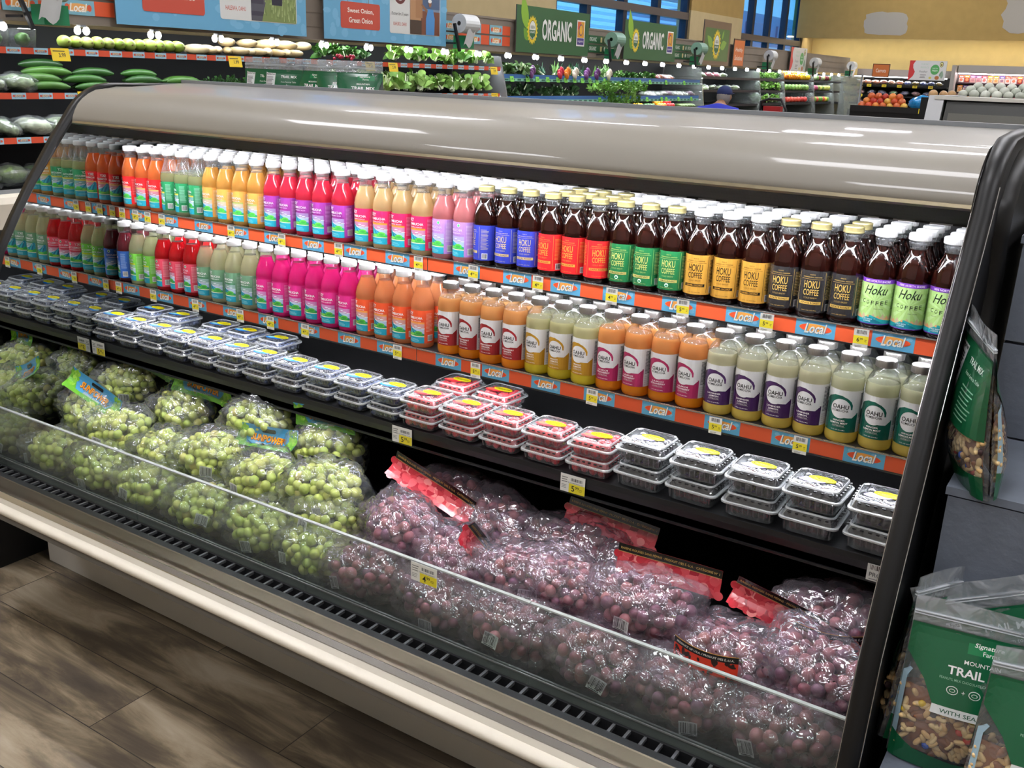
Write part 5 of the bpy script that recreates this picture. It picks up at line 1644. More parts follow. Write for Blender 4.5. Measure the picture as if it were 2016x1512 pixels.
def promo(w, h):
    a = Art(); a.rect(0, 0, w, h, '#dad9d5', 0)
    a.poly([(0, h), (w * .16, h), (w * .10, h * .8), (w * .11, h * .62), (w * .17, h * .42), (w * .13, h * .2), (w * .03, 0), (0, 0)], '#cf3a3c', 1)
    a.ell(w * .70, h * .55, w * .12, h * .26, '#56a85c', 2, 24).text('SAVE ON', w * .70, h * .62, w * .14, h * .06, '#e8f2e6', 3, bold=.4).text('FRESH', w * .70, h * .50, w * .14, h * .08, '#e8f2e6', 3, bold=.6)
    a.text('YOUR DAILY', w * .42, h * .82, w * .22, h * .09, '#b7cdb9', 2, bold=.5); a.text('PRODUCE', w * .42, h * .66, w * .22, h * .09, '#b7cdb9', 2, bold=.5)
    a.text('Fresher', w * .40, h * .44, w * .22, h * .11, '#6d6a66', 2, shear=.2); a.lines(w * .32, w * .50, h * .12, h * .32, 3, '#6d6a66', 2, 4, .4)
    a.ell(w * .86, h * .82, w * .05, h * .14, '#3d4a26', 2, 16).ell(w * .86, h * .82, w * .038, h * .11, '#dcd98c', 3, 16).ell(w * .86, h * .80, w * .02, h * .05, '#6b4424', 4, 12)
    a.ell(w * .78, h * .14, w * .06, h * .10, '#b5713c', 2, 14).ell(w * .60, h * .13, w * .04, h * .06, '#d9cf5a', 2, 12); leafshape(a, w * .84, h * .2, w * .18, h * .06, 1.2, '#7f9a7c', 2); leafshape(a, w * .9, h * .1, w * .2, h * .08, 1.5, '#8fa890', 3)
    return a
sign('promotion_sign', 15.85, 16.75, 1.725, 2.125, promo(.9, .4), 'white sign with red wave and green disc on the far header')

# produce-bag rolls with green tie boxes
rollm = mat('bag roll', '#d5d8d8', .35); tealm = mat('tie box green', '#0f7a4c', .5); hold = mat('holder black', '#101216', .4)
for i, (y, z) in enumerate(((1.96, 1.90), (6.08, 1.92), (9.05, 1.91), (11.55, 1.90), (14.5, 1.90), (16.98, 1.86), (19.5, 1.86))):
    e = empty('bag_dispenser', (-2.93, y, z), 'produce bag dispenser on the header, %s of seven from the near end' % ORD[i], 'bag dispenser', 'bag dispensers')
    MB().lathe([(.02, -.12), (.082, -.12), (.082, .10), (.02, .10)], 20, at=(.10, .02, .04), rot=Matrix.Rotation(pi / 2, 3, 'X'), cap=False, sm=False).build('bag_roll', rollm if i != 2 and i != 3 else mat('bag roll green', '#7fa793', .35), e)
    MB().box(.10, .125, -.155, -.135, -.16, .09, rot=Matrix.Rotation(.35, 3, 'X')).box(-.05, .1, -.14, -.125, -.14, -.125).build('holder', hold, e)
    MB().box(-.02, .10, .0, .16, -.17, -.06).build('tie_box', tealm, e)
    MB().grid(lambda u, v: Vector((.17 - .03 * v, -.04 + u * .13 - v * .02, -.02 - v * .13 + .02 * sin(u * 7))), 6, 5).build('loose_bag', rollm, e)

# ---------------------------------------------------------------- things on the shelves
GM = MB().ell((0, 0, 0), .07, .045, .043, 16, 11, 0, fn=lambda v: v * (1 - .12 * (v.x < 0) * abs(v.x))).lathe([(.0001, .0), (.006, .001), (.004, .006)], 8, 1, at=(.069, 0, 0), rot=Matrix.Rotation(pi / 2, 3, 'Y')).mesh('pale_gourd', [RIND, mat('stem scar', '#7c6a3c', .7)])
for i in range(12):
    y = 2.24 + i * .0765
    put('pale_green_gourd', GM, (-3.09, y, 1.642 + rd.uniform(-.001, .003)), (0, 0, rd.uniform(-.3, .3)), 'pale green round gourd on the top shelf, %s of twelve from near end' % ORD[i], 'gourd', 'pale green gourds', rd.choice(('#9fb84e', '#a9c058', '#b3c468', '#98b54a')), rd.uniform(.85, 1.05))
DM = MB().ell((0, 0, 0), .10, .034, .033, 14, 10, 0, fn=lambda v: Vector((v.x, v.y * (1 - .25 * v.x * v.x * (v.x > 0)), v.z))).mesh('daikon', [RIND])
for i in range(16):
    up = i >= 11
    y = 3.27 + (i * .095 if not up else (i - 11) * .19 + .28)
    put('daikon_radish', DM, (-3.12, y, 1.636 + (.058 if up else 0)), (0, rd.uniform(-.05, .05), rd.uniform(-.5, .5)), 'pale cream daikon root, %s of the %s layer from near end' % (ORD[i - 11 if up else i], 'upper' if up else 'lower'), 'daikon', 'daikon roots', rd.choice(('#cdb98e', '#d8c59c', '#c8b183')), rd.uniform(.85, 1.15))
CM = MB()
CM.tube([(0.02 * (1 - cos((t - .5) * 2.0)) * -1, (t - .5) * .30, .012 * sin(t * pi)) for t in [k / 10 for k in range(11)]], [.006, .018, .0235, .0255, .026, .026, .026, .0255, .024, .018, .007], 12)
CMm = CM.mesh('cucumber', [RIND])
ci = 0
for lay, ys in ((0, (2.10, 2.42, 2.74, 3.02, 3.22)), (1, (2.05, 2.36, 2.80, 3.12)), (2, (2.12, 2.44, 2.78)), (3, (2.10,))):
    for y in ys:
        for dx in ((0, .06) if lay < 2 else (0,)):
            put('cucumber', CMm, (-3.07 - dx - lay * .02, y + dx * .6, 1.374 + lay * .043), (0, rd.uniform(-.1, .1), rd.uniform(-.12, .12)), 'dark green cucumber in the heap, layer %s, %s along from the near end' % (('one', 'two', 'three', 'four')[lay], ORD[ys.index(y)] + (' inner' if dx else '')), 'cucumber', 'cucumbers', rd.choice(('#2f5a26', '#3b6b2c', '#284e22', '#4d7a34')), rd.uniform(.9, 1.08))
            ci += 1
def leafrow(kind, nm, n, ya, yb, z, cols, label, sc=1., dx=.08, tilt=.35, grp=None, jz=.01):
    for i in range(n):
        y = ya + (yb - ya) * (i + .5) / n
        put(nm, rd.choice(LV[kind]), (-3.0 - dx - rd.uniform(0, .05), y + rd.uniform(-.01, .01), z + .012 + rd.uniform(0, jz)), (rd.uniform(-.2, .2), tilt + rd.uniform(-.2, .3), rd.uniform(0, 6)), label % ORD[i], 'leafy greens', grp or nm.replace('_', ' ') + ' row', rd.choice(cols), sc * rd.uniform(.85, 1.15))
GR1 = ('#5f8f35', '#74a544', '#4c7d2c', '#88b453'); GR2 = ('#3f6f2a', '#4e8232', '#35602a'); GR3 = ('#8fb45c', '#a3c26c', '#7ba64c')
leafrow('herb', 'cilantro_bunch', 7, 3.30, 4.0, 1.352, GR2, 'cilantro bunch beside the cucumbers, %s from near end', .95)
leafrow('leaf', 'radish_greens', 5, 4.5, 5.1, 1.612, GR2, 'bunch of radish greens on the top shelf, %s from near end', .8)
rm = MB()
for k in range(7): rm.ell((rd.uniform(-.03, .03), rd.uniform(-.05, .05), rd.uniform(-.01, .02)), .013, .013, .013, 8, 6)
rmm = rm.mesh('radishes', [mat('radish red', '#a3203a', .35)])
for i in range(2): put('red_radishes', rmm, (-3.02, 4.62 + i * .14, 1.622), (0, 0, i), 'little heap of red radishes, %s from near end' % ORD[i], 'radishes', 'radish heaps')
leafrow('bok', 'leafy_mustard', 12, 5.3, 6.85, 1.612, GR1, 'leafy mustard bunch on the top shelf, %s from near end', 1.1)
leafrow('bok', 'bok_choy', 16, 4.2, 6.85, 1.355, GR3, 'bok choy head on the second shelf, %s from near end', 1.25)
leafrow('bok', 'baby_bok_choy', 12, 4.9, 6.85, 1.40, GR3, 'bok choy head in the heap behind, %s from near end', 1.1, dx=.17)
leafrow('leaf', 'curly_kale', 5, 7.1, 7.75, 1.51, ('#4a6a3a', '#5c7a48'), 'curly kale bunch at the near end of the blue railed shelf, %s', .95)
leafrow('tall', 'leek_bunch', 9, 7.9, 9.5, 1.51, ('#4d7f48', '#6b9a52', '#35654a'), 'tall leek bunch on the blue railed shelf, %s from near end', .75, tilt=.9)
rootm = {c: MB().ell((0, 0, 0), .03, .03, .05, 9, 7).ell((.0, .05, .0), .026, .026, .05, 9, 7).ell((.02, -.045, .0), .026, .026, .045, 9, 7).mesh('roots', [mat('root ' + c, c, .45)]) for c in ('#c8324a', '#e8862a', '#e8dcc8', '#7a4a86', '#5f2f6a')}
for i, (y, c) in enumerate(((7.55, '#7a4a86'), (8.15, '#c8324a'), (8.3, '#e8862a'), (8.48, '#e8dcc8'), (8.75, '#7a4a86'), (9.0, '#5f2f6a'), (9.3, '#e8dcc8'))):
    put('root_bunch', rootm[c], (-3.01, y, 1.56), (.6, 0, 0), '%s root vegetable bunch over the blue rail, %s from near end' % ({'#c8324a': 'red', '#e8862a': 'orange', '#e8dcc8': 'white', '#7a4a86': 'purple', '#5f2f6a': 'dark purple'}[c], ORD[i]), 'root vegetables', 'root bunches')
leafrow('leaf', 'dark_greens', 8, 7.1, 8.9, 1.30, ('#2f4a2c', '#3c5c34'), 'dark green bunch deep on the second organic shelf, %s from near end', 1.0, dx=.2)
leafrow('herb', 'parsley_bunch', 9, 8.95, 10.3, 1.33, GR1, 'big frilly parsley bunch spilling over the blue rail, %s from near end', 1.35, dx=-.02, jz=.06)
leafrow('herb', 'celery_leaves', 6, 9.2, 10.1, 1.20, GR1, 'bright leafy bunch low over the dark rail, %s from near end', 1.3, dx=-.02, jz=.05)
leafrow('leaf', 'top_greens', 8, 9.6, 10.7, 1.51, GR2, 'small green bunch above the parsley, %s from near end', .7)
def pile(nm, me, pts, label, cat, cols, grp, sc=1.):
    for i, p in enumerate(pts):
        put(nm, me, p, (rd.uniform(0, 3), rd.uniform(0, 3), rd.uniform(0, 3)), label % ORD[i % 39], cat, grp, rd.choice(cols), sc * rd.uniform(.9, 1.1))
SPH_ = MB().ell((0, 0, 0), .04, .04, .038, 12, 8, fn=lambda v: v * (1 - .12 * math.exp(-((v.x ** 2 + v.y ** 2) * 8)) * (v.z > 0))).mesh('round fruit', [RIND])
pile('yellow_pepper', SPH_, [(-3.05, 10.15 + .09 * k, 1.185) for k in range(3)], 'yellow pepper at the bottom of the case, %s of three', 'pepper', ('#e8b21c',), 'yellow peppers')
pile('green_squash', SPH_, [(-3.05, 10.45 + .08 * k, 1.185) for k in range(4)], 'small green squash beside the yellow peppers, %s of four', 'squash', ('#3f6a34',), 'green squash')
pile('orange_pepper', SPH_, [(-3.04 - .06 * (k // 3), 10.85 + .085 * (k % 3), 1.185 + .05 * (k // 3)) for k in range(6)], 'orange pepper in the small heap, %s of six', 'pepper', ('#ee8a1c', '#f0a028'), 'orange peppers')
pile('red_pepper', SPH_, [(-3.04 - .06 * (k // 3), 11.13 + .085 * (k % 3), 1.185 + .05 * (k // 3)) for k in range(6)], 'red pepper beside the orange heap, %s of six', 'pepper', ('#cf2a22', '#bd1f1f'), 'red peppers')
for i in range(6): put('zucchini', CMm, (-3.05, 11.5 + i * .09, 1.18), (0, 0, 1.1), 'dull green zucchini near the far divider, %s of six' % ORD[i], 'zucchini', 'zucchini', '#6a7f4a', .8)
# bagged vegetables and packs
BG = film('veg bag film', '#f5f8f5', haze=.16, fmin=.07, rough=.2, bump=.7, bscale=14)
def bagveg(seed):
    r_ = random.Random(seed); mb = MB(); o_ = Vector((r_.random() * 9, r_.random() * 9, 0))
    mb.ell((0, 0, 0), .095, .085, .045, 14, 9, 0, fn=lambda v: v * (1 + .25 * NZ.noise(v * 1.7 + o_)))
    mb.ell((0, 0, 0), .118, .105, .058, 20, 12, 1, fn=lambda v: v * (1 + .35 * NZ.noise(v * 2.3 + o_) - .12 * abs(NZ.noise(v * 6 + o_))))
    return mb.mesh('bagged', [tinted('bagged greens', .5, var=.5, vscale=22), BG])
BV = [bagveg(s) for s in (1, 2, 3)]
def bagrow(nm, n, ya, yb, z, cols, label, cat='bagged vegetables', dx=.1, sc=1.):
    for i in range(n):
        put(nm, rd.choice(BV), (-3.0 - dx, ya + (yb - ya) * (i + .5) / n, z), (rd.uniform(-.2, .2), .25 + rd.uniform(-.2, .2), rd.uniform(0, 3)), label % ORD[i], cat, nm.replace('_', ' ') + ' row', rd.choice(cols), sc * rd.uniform(.9, 1.1))
bagrow('bagged_vegetables', 5, 1.35, 2.25, 1.145, ('#a8b894', '#8fa276', '#c3cbb0'), 'clear bag of pale vegetables on the third shelf, %s from near end', sc=1.05)
bagrow('bagged_greens', 4, 1.35, 2.10, .86, ('#5f7f48', '#7f9a5c', '#d8d6a8'), 'bag of greens in the bottom of the near case, %s from near end', dx=.15, sc=1.1)
bagrow('salad_bag', 3, 1.45, 2.0, 1.40, ('#8aa070', '#9cae84'), 'clear salad bag beside the cucumbers, %s from near end')
bagrow('wrapped_vegetables', 9, 10.4, 12.05, 1.33, ('#d5d8cc', '#b9c0b0', '#8a5f80'), 'plastic-wrapped vegetables on the second organic shelf, %s from near end', sc=.85)
bagrow('wrapped_carrots', 5, 10.75, 11.3, 1.545, ('#d86a2a', '#b83a34'), 'bag of orange carrots on the top organic shelf, %s from near end', sc=.7)
bagrow('wrapped_lettuce', 4, 12.25, 13.3, 1.60, ('#9ab07c', '#c9506a', '#dfe2d4'), 'wrapped lettuce behind the first frosted divider, %s from near end', sc=.8)
bagrow('wrapped_greens', 5, 12.3, 13.9, 1.425, ('#9ab07c', '#b4c494'), 'wrapped greens on the second shelf behind the person, %s from near end', sc=.8)
GN = MB().prism([(.0, .0), (.055, 0), (.055, .028), (0, .028)], 0, .0008).mesh('g', [PRINT])
for i, y in enumerate((7.12, 7.42, 7.62, 7.83, 8.05, 8.22, 8.42, 8.6, 8.78, 8.95, 9.15, 9.75, 10.1, 10.4, 10.9, 11.5)):
    mb = MB(); Art().rect(0, 0, .07, .055, '#7fdc4a', 0).text('2.99', .035, .026, .045, .022, '#1f3a18', 1, bold=1).put(mb, planemap((0, 0, 0), (0, 1, .0), (-.25, 0, 1)), 0)
    o_ = mb.build('green_price_tag', [PRINT]); o_.location = (-2.985, y, 1.462); tag(o_, 'lime green price tag on the upper blue rail, %s from near end' % ORD[i], 'price tag', 'lime price tags')
for i, y in enumerate((9.05, 9.5, 9.8, 10.35, 10.8, 10.95, 11.35, 11.8)):
    mb = MB(); Art().rect(0, 0, .07, .055, '#7fdc4a', 0).text('3.49', .035, .026, .045, .022, '#1f3a18', 1, bold=1).put(mb, planemap((0, 0, 0), (0, 1, .0), (-.25, 0, 1)), 0)
    o_ = mb.build('green_price_tag', [PRINT]); o_.location = (-2.985, y, 1.248); tag(o_, 'lime green price tag on the lower blue rail, %s from near end' % ORD[i], 'price tag', 'lime price tags')
for i, (y, z) in enumerate(((2.13, 1.565), (3.49, 1.56), (4.95, 1.56), (5.25, 1.56), (6.80, 1.56), (2.28, 1.315), (5.1, 1.31), (6.83, 1.31))):
    mb = MB(); Art().rect(0, 0, .12, .075, '#f2d01f', 0).text(('3.99', '1.99', '2.49', '2.99')[i % 4], .07, .035, .045, .026, '#2a2408', 1, bold=1).rect(.012, .055, .09, .061, '#5a4c10', 1).put(mb, planemap((0, 0, 0), (0, 1, .0), (-.2, 0, 1)), 0)
    o_ = mb.build('yellow_price_card', [PRINT]); o_.location = (-2.975, y - .05, z - .035); tag(o_, 'yellow price card on the %s orange rail, %s along' % ('upper' if z > 1.5 else 'lower', ORD[i if i < 5 else i - 5]), 'price card', 'yellow price cards')
# clear herb boxes on the near top shelf
hb = MB(); ringloft(hb, [rring(.06, .05, 0, .01), rring(.068, .058, .10, .01), rring(.06, .05, .105, .01)], 0, close_bot=True, close_top=True)
hb.ell((0, 0, .045), .05, .042, .038, 10, 7, 1, fn=lambda v: v * (1 + .3 * NZ.noise(v * 4)))
hbm = hb.mesh('herb box', [SHELL, LEAF])
for i, y in enumerate((1.45, 1.62, 1.80, 1.97)): put('herb_box', hbm, (-3.09, y, 1.602), (0, 0, 0), 'clear plastic box of fresh herbs on the near top shelf, %s from near end' % ORD[i], 'herb box', 'herb boxes', '#4f7a35', 1.0)

# far part of the wall case: fuller rows seen small
leafrow('herb', 'far_greens', 7, 14.7, 15.8, 1.59, GR1, 'green bunch on the top shelf past the second frosted divider, %s', .95)
leafrow('leaf', 'far_lettuce', 7, 14.7, 15.9, 1.41, GR3 + GR1, 'lettuce on the middle shelf past the second frosted divider, %s', .95)
leafrow('leaf', 'far_cabbage', 7, 14.7, 15.9, 1.20, GR1, 'leafy green on the lower shelf past the second frosted divider, %s', 1.0)
def prow(nm, n, ya, yb, z, cols, label, cat, rows=1, sc=1.2):
    i = 0
    for r_ in range(rows):
        for k in range(n):
            put(nm, SPH_, (-3.04 - .07 * r_, ya + (yb - ya) * (k + .5) / n, z + .045 + .05 * r_), (rd.uniform(0, 3), 0, rd.uniform(0, 3)), label % ORD[i], cat, nm.replace('_', ' ') + ' row', rd.choice(cols), sc); i += 1
prow('orange_fruit', 6, 16.0, 16.8, 1.59, ('#ef7d1a', '#f29a1e'), 'orange fruit on the far top shelf, %s along the heap', 'fruit', 2, 1.3)
prow('yellow_fruit', 4, 16.85, 17.4, 1.59, ('#f2c21e',), 'yellow fruit on the far top shelf, %s along the heap', 'fruit', 2, 1.3)
prow('green_cabbage', 7, 16.0, 17.4, 1.41, ('#6f9a44', '#88ad56'), 'green vegetable on the far middle shelf, %s along', 'vegetable', 1, 1.4)
prow('red_tomato', 7, 16.0, 17.4, 1.20, ('#b5322c', '#c84a38'), 'red vegetable on the far lower shelf, %s along', 'vegetable', 1, 1.3)
prow('mixed_squash', 8, 17.7, 18.8, 1.59, ('#7c2f3a', '#6f9a50', '#b8c48a', '#a8b890'), 'small vegetable on the last top shelf, %s along', 'vegetable', 1, 1.2)
prow('mixed_vegetables', 8, 17.7, 18.8, 1.41, ('#c9cf6a', '#a84a6a', '#7c9a4c'), 'small vegetable on the last middle shelf, %s along', 'vegetable', 1, 1.3)
prow('limes_and_lemons', 8, 17.7, 18.8, 1.20, ('#6f9a3c', '#d8b83c', '#c8503c'), 'citrus on the last lower shelf, %s along', 'fruit', 1, 1.3)

# ---------------------------------------------------------------- back wall cases
bc = empty('back_cooler', (-2.4, 20.0, 0), 'refrigerated case of carrots and vegetables below the yellow wall', 'cooler')
def bpart(mb, nm, ms, par=None):
    return mb.build(nm, ms, par or bc, loc=(2.4, -20.0, 0))
bpart(MB().box(-2.92, -1.0, 20.95, 21.15, 0, 1.80), 'back_panel', DARKB)
bpart(MB().box(-2.92, -1.0, 20.35, 20.5, 1.72, 1.86), 'header', mat('header taupe', '#6f665e', .6))
for z in (1.545, 1.345, 1.19): bpart(MB().box(-2.92, -1.05, 20.0, 20.94, z - .03, z), 'shelf', BLACKS)
bpart(MB().box(-2.92, -1.05, 19.95, 20.94, 0, 1.05), 'base', DARKB)
bpart(MB().box(-2.9, -1.1, 20.1, 20.14, 1.70, 1.718), 'light_strip', STRIPL)
sm = Art().rect(0, 0, .34, .26, '#5a3a26', 0).rect(.014, .014, .326, .246, '#d0743a', 1).text('Carrots', .17, .13, .20, .075, '#f4e4d4', 2, bold=.8)
mb = MB().box(-2.53, -2.19, 19.98, 19.99, 1.70, 1.96).box(-2.38, -2.34, 19.991, 20.348, 1.78, 1.80); sm.put(mb, planemap((-2.53, 19.979, 1.70), (1, 0, 0), (0, 0, 1)), 1)
tag(mb.build('orange_sign', [hold, PRINT]), 'small orange sign reading Carrots over the back wall case', 'sign')
mb = MB().box(-1.80, -1.10, 19.90, 19.91, 1.67, 2.04).box(-1.5, -1.46, 19.911, 20.348, 1.80, 1.82); promo(.70, .37).put(mb, planemap((-1.80, 19.899, 1.67), (1, 0, 0), (0, 0, 1)), 1)
tag(mb.build('promotion_sign', [hold, PRINT]), 'white sign with red wave and avocado over the back wall case', 'sign')
def xrow(nm, n, xa, xb, y, z, cols, label, cat, me=None, sc=1., rows=1):
    i = 0
    for r_ in range(rows):
        for k in range(n):
            put(nm, me or rd.choice(BV), (xa + (xb - xa) * (k + .5) / n, y + .06 * r_, z + .06 * r_), (rd.uniform(-.2, .2), rd.uniform(-.2, .2), rd.uniform(0, 3)), label % ORD[i], cat, nm.replace('_', ' ') + ' row', rd.choice(cols), sc); i += 1
xrow('carrot_bag', 6, -2.85, -1.9, 20.1, 1.60, ('#e0722c', '#d8643a', '#e88a4a'), 'bag of carrots on the top back shelf, %s from the window wall', 'bag of carrots', sc=.8)
xrow('vegetable_pack', 5, -1.9, -1.15, 20.1, 1.60, ('#c8a23c', '#a86a8a', '#4a5ab0'), 'small vegetable pack beside the carrots, %s from the window wall', 'vegetable pack', sc=.7)
xrow('rhubarb_pack', 7, -2.85, -1.3, 20.1, 1.40, ('#d98a86', '#e0a8a0', '#6fae4a', '#5a4a80'), 'pink and green vegetable pack on the middle back shelf, %s from the window wall', 'vegetable pack', sc=.85)
xrow('lower_pack', 5, -2.85, -1.8, 20.1, 1.22, ('#d98a86', '#6fae4a', '#a86a60'), 'vegetable pack on the lower back shelf, %s from the window wall', 'vegetable pack', sc=.9)
mb = MB(); Art().rect(0, 0, .09, .05, '#f2d83a', 0).text('1.99', .045, .024, .05, .024, '#2a2408', 1, bold=1).put(mb, planemap((0, 0, 0), (1, 0, 0), (0, 0, 1)), 0)
for i, (x, z) in enumerate(((-2.8, 1.51), (-2.6, 1.51), (-2.3, 1.51), (-2.0, 1.51), (-1.7, 1.51), (-1.4, 1.51), (-2.75, 1.31), (-2.1, 1.31))):
    o_ = mb.build('yellow_price_card', [PRINT]); o_.location = (x, 19.985, z); tag(o_, 'yellow price card on the back case, %s %s shelf' % (ORD[i if i < 6 else i - 6], 'top' if z > 1.4 else 'middle'), 'price card', 'back case price cards')
# side wall and deli case
tag(MB().box(-1.0, -.93, 19.9, 20.9, 0, 1.97).build('case_end', mat('case end grey', '#a39f97', .5)), 'tall light grey end panel between the vegetable case and the meat case', 'end panel')
dc = empty('deli_cooler', (1.2, 20.1, 0), 'brightly lit case of packaged meats along the back wall', 'cooler')
def dpart(mb, nm, ms): return mb.build(nm, ms, dc, loc=(-1.2, -20.1, 0))
dpart(MB().box(-.92, 4.0, 20.6, 20.9, 0, 1.9), 'back_panel', mat('deli liner', '#c9b7b4', .5))
dpart(MB().box(-.92, 4.0, 20.1, 20.6, 1.83, 1.98), 'header', mat('deli header', '#a8a39b', .5))
for z in (1.655, 1.47, 1.30): dpart(MB().box(-.92, 4.0, 20.15, 20.6, z - .025, z), 'shelf', mat('deli shelf', '#4a3038', .5))
dpart(MB().box(-.92, 4.0, 20.1, 20.6, 0, 1.12), 'base', GREYP)
dpart(MB().box(-.9, 3.9, 20.12, 20.16, 1.81, 1.828), 'light_strip', mat('deli light', '#ffffff', emit='#ffe9f2', estr=25.))
PKM = []
for i, (c1, c2) in enumerate((('#d8543a', '#f0e6dc'), ('#5a4a86', '#e8c8b8'), ('#e88a2a', '#f2d0a0'), ('#c23a4a', '#efe9e4'), ('#8a5a86', '#d8a49c'), ('#d8843a', '#a8403a'))):
    mb = MB().box(-.045, .045, 0, .02, 0, .13, 1)
    Art().rect(-.045, 0, .045, .13, c2, 0).rect(-.045, .085, .045, .13, c1, 1).ell(0, .05, .03, .028, mixh(c1, '#f0b090', .5), 2, 14).rect(-.03, .10, .03, .112, '#f4f0ea', 2).put(mb, planemap((0, -.0006, 0), (1, 0, 0), (0, 0, 1)), 0)
    PKM.append(mb.mesh('pack', [GLOSSPRINT, WHITE]))
for r_, z in enumerate((1.657, 1.472, 1.302)):
    for k in range(15):
        put('meat_pack', PKM[(k * 5 + r_ * 2 + k // 3) % 6], (-.84 + k * .105, 20.16, z + .001), (0, 0, 0), 'small packaged meat on the %s deli shelf, %s from the grey end panel' % (('top', 'middle', 'bottom')[r_], ORD[k]), 'meat pack', 'meat packs in the deli case')
# frosted panel at the end of the wall case
tag(MB().box(-2.95, -2.55, 19.3, 19.32, 0.0, 1.70, 0).box(-2.56, -2.53, 19.29, 19.33, 0, 1.74, 1).build('frosted_screen', [FROST, GREY]), 'frosted upright screen with steel post at the corner of the vegetable case', 'screen')

# ---------------------------------------------------------------- fruit table, second cooler, turnips
tb = empty('fruit_table', (0, 11.2, 0), 'black two-tier fruit table heaped with apples', 'table')
MB().box(-.62, .62, -.12, .6, 0, 1.09).build('base', BLACKM, tb); MB().box(-.62, .62, .05, .6, 1.09, 1.27).build('upper_tier', BLACKM, tb); MB().box(-.62, .62, -.13, -.11, 1.05, 1.125).build('front_lip', BLACKS, tb); MB().box(-.62, .62, .04, .05, 1.24, 1.31).build('tier_lip', BLACKS, tb)
AP = []
i = 0
for k in range(9): AP.append((-.50 + k * .088, 11.15, 1.132))
for r_ in range(3):
    for k in range(7 - r_): AP.append((-.50 + k * .084 + r_ * .04, 11.30 + r_ * .05, 1.312 + r_ * .055))
pile('apple', SPH_, AP, 'red and yellow apple in the two-tier heap, %s counted from below', 'apple', ('#c8502c', '#d8843a', '#b83a2a', '#d9a84a', '#c4602e'), 'apples on the fruit table', 1.08)
mb = MB(); mb.ell((0, 0, 0), .17, .08, .09, 24, 14, 0, fn=lambda v: v * (1 + .22 * NZ.noise(v * 2.2) + .08 * abs(NZ.noise(v * 6))))
put('blue_fruit_bag', mb.mesh('blue bag', [mat('blue bag film', '#1f86c4', .25, coat=.5, var=.25, vscale=20)]), (.22, 11.32, 1.36), (0, 0, 0), 'shiny blue bag of fruit beside the apples', 'bag', None)
mb = MB().box(-.05, .05, 0, .004, 0, .055, 1); Art().rect(-.05, 0, .05, .055, '#f2dc2a', 0).text('2.99', 0, .027, .06, .028, '#2a2408', 1, bold=1).put(mb, planemap((0, -.0006, 0), (1, 0, 0), (0, 0, 1)), 0)
cm = mb.mesh('card', [PRINT, WHITE])
put('yellow_price_card', cm, (.24, 11.234, 1.245), (0, 0, 0), 'yellow price card below the blue fruit bag', 'price card', None); put('yellow_price_card', cm, (-.30, 11.064, 1.07), (0, 0, 0), 'price card in front of the apples', 'price card', None)
c2 = empty('second_cooler', (1.66, 4.0, 0), 'empty dark cooler with white frame behind the near end of the canopy', 'cooler')
mb = MB(); prc = [(.0, 0), (.0, 1.38), (.05, 1.50), (.12, 1.515), (.7, 1.515), (.7, 0)]
c2p = MB().prism(prc, .06, 2.4, 0); c2p.build('body', mat('cooler dark glass', '#23241f', .35), c2)
MB().box(0, 2.42, .035, .06, 1.505, 1.522).box(0, 2.42, .06, .72, 1.5155, 1.519).build('top_frame', mat('cooler white trim', '#cfcdc4', .4), c2)
MB().prism([(-.01, .9), (-.01, 1.36), (.045, 1.524), (.72, 1.524), (.72, .9)], -.03, .045, 0).build('end_frame', mat('cooler white frame', '#b4b6b8', .4), c2)
MB().prism([(-.004, 1.36), (.02, 1.44), (.021, 1.44), (-.003, 1.36)], .08, 2.4, 0).build('smoked_band', mat('smoke band', '#4b4a40', .4), c2)
ts = empty('root_table', (1.9, 7.2, 0), 'low table of pale turnips behind the empty cooler', 'table')
MB().box(-.9, 1.2, -.1, .6, 0, 1.48).build('base', BLACKM, ts)
TU = []
for r_ in range(3):
    for k in range(9 - r_): TU.append((1.30 + k * .082 + r_ * .04, 7.14 + r_ * .07, 1.512 + r_ * .03))
pile('turnip', SPH_, TU, 'pale round turnip in the heap behind the empty cooler, %s along', 'turnip', ('#b4b8aa', '#c2c5b8', '#a8ad9f'), 'turnips', 1.0)
PO = [(1.08 + .07 * k, 7.13 + .05 * (k % 2), 1.505) for k in range(4)]
pile('potato', SPH_, PO, 'tan potato beside the turnips, %s of four', 'potato', ('#b08a5c',), 'potatoes', .9)

# ---------------------------------------------------------------- the shopper in blue, seen from behind, leaning on a cart
def skin_body(name, joints, edges, m, parent=None, sub=2):
    me = bpy.data.meshes.new(name)
    me.from_pydata([j[0] for j in joints], edges, [])
    o_ = bpy.data.objects.new(name, me); COL.objects.link(o_)
    md = o_.modifiers.new('skin', 'SKIN'); md.use_smooth_shade = True
    for i, j in enumerate(joints):
        sv = me.skin_vertices[0].data[i]; sv.radius = j[1] if isinstance(j[1], tuple) else (j[1], j[1]); sv.use_root = i == 0
    s2 = o_.modifiers.new('sub', 'SUBSURF'); s2.levels = s2.render_levels = sub
    me.materials.append(m)
    if parent: o_.parent = parent
    return o_
SKIN = mat('skin', '#a77a5c', .5); BLUE = mat('royal blue cloth', '#1f2fb0', .8, bump=.2, bscale=40); NAVY = mat('navy cloth', '#1d2c5c', .8); SHOE = mat('dark shoe', '#1a1a1c', .6)
ps = empty('person', (-1.52, 9.0, 0), 'person in royal blue shirt and navy cap, seen from behind, leaning over a cart', 'person')
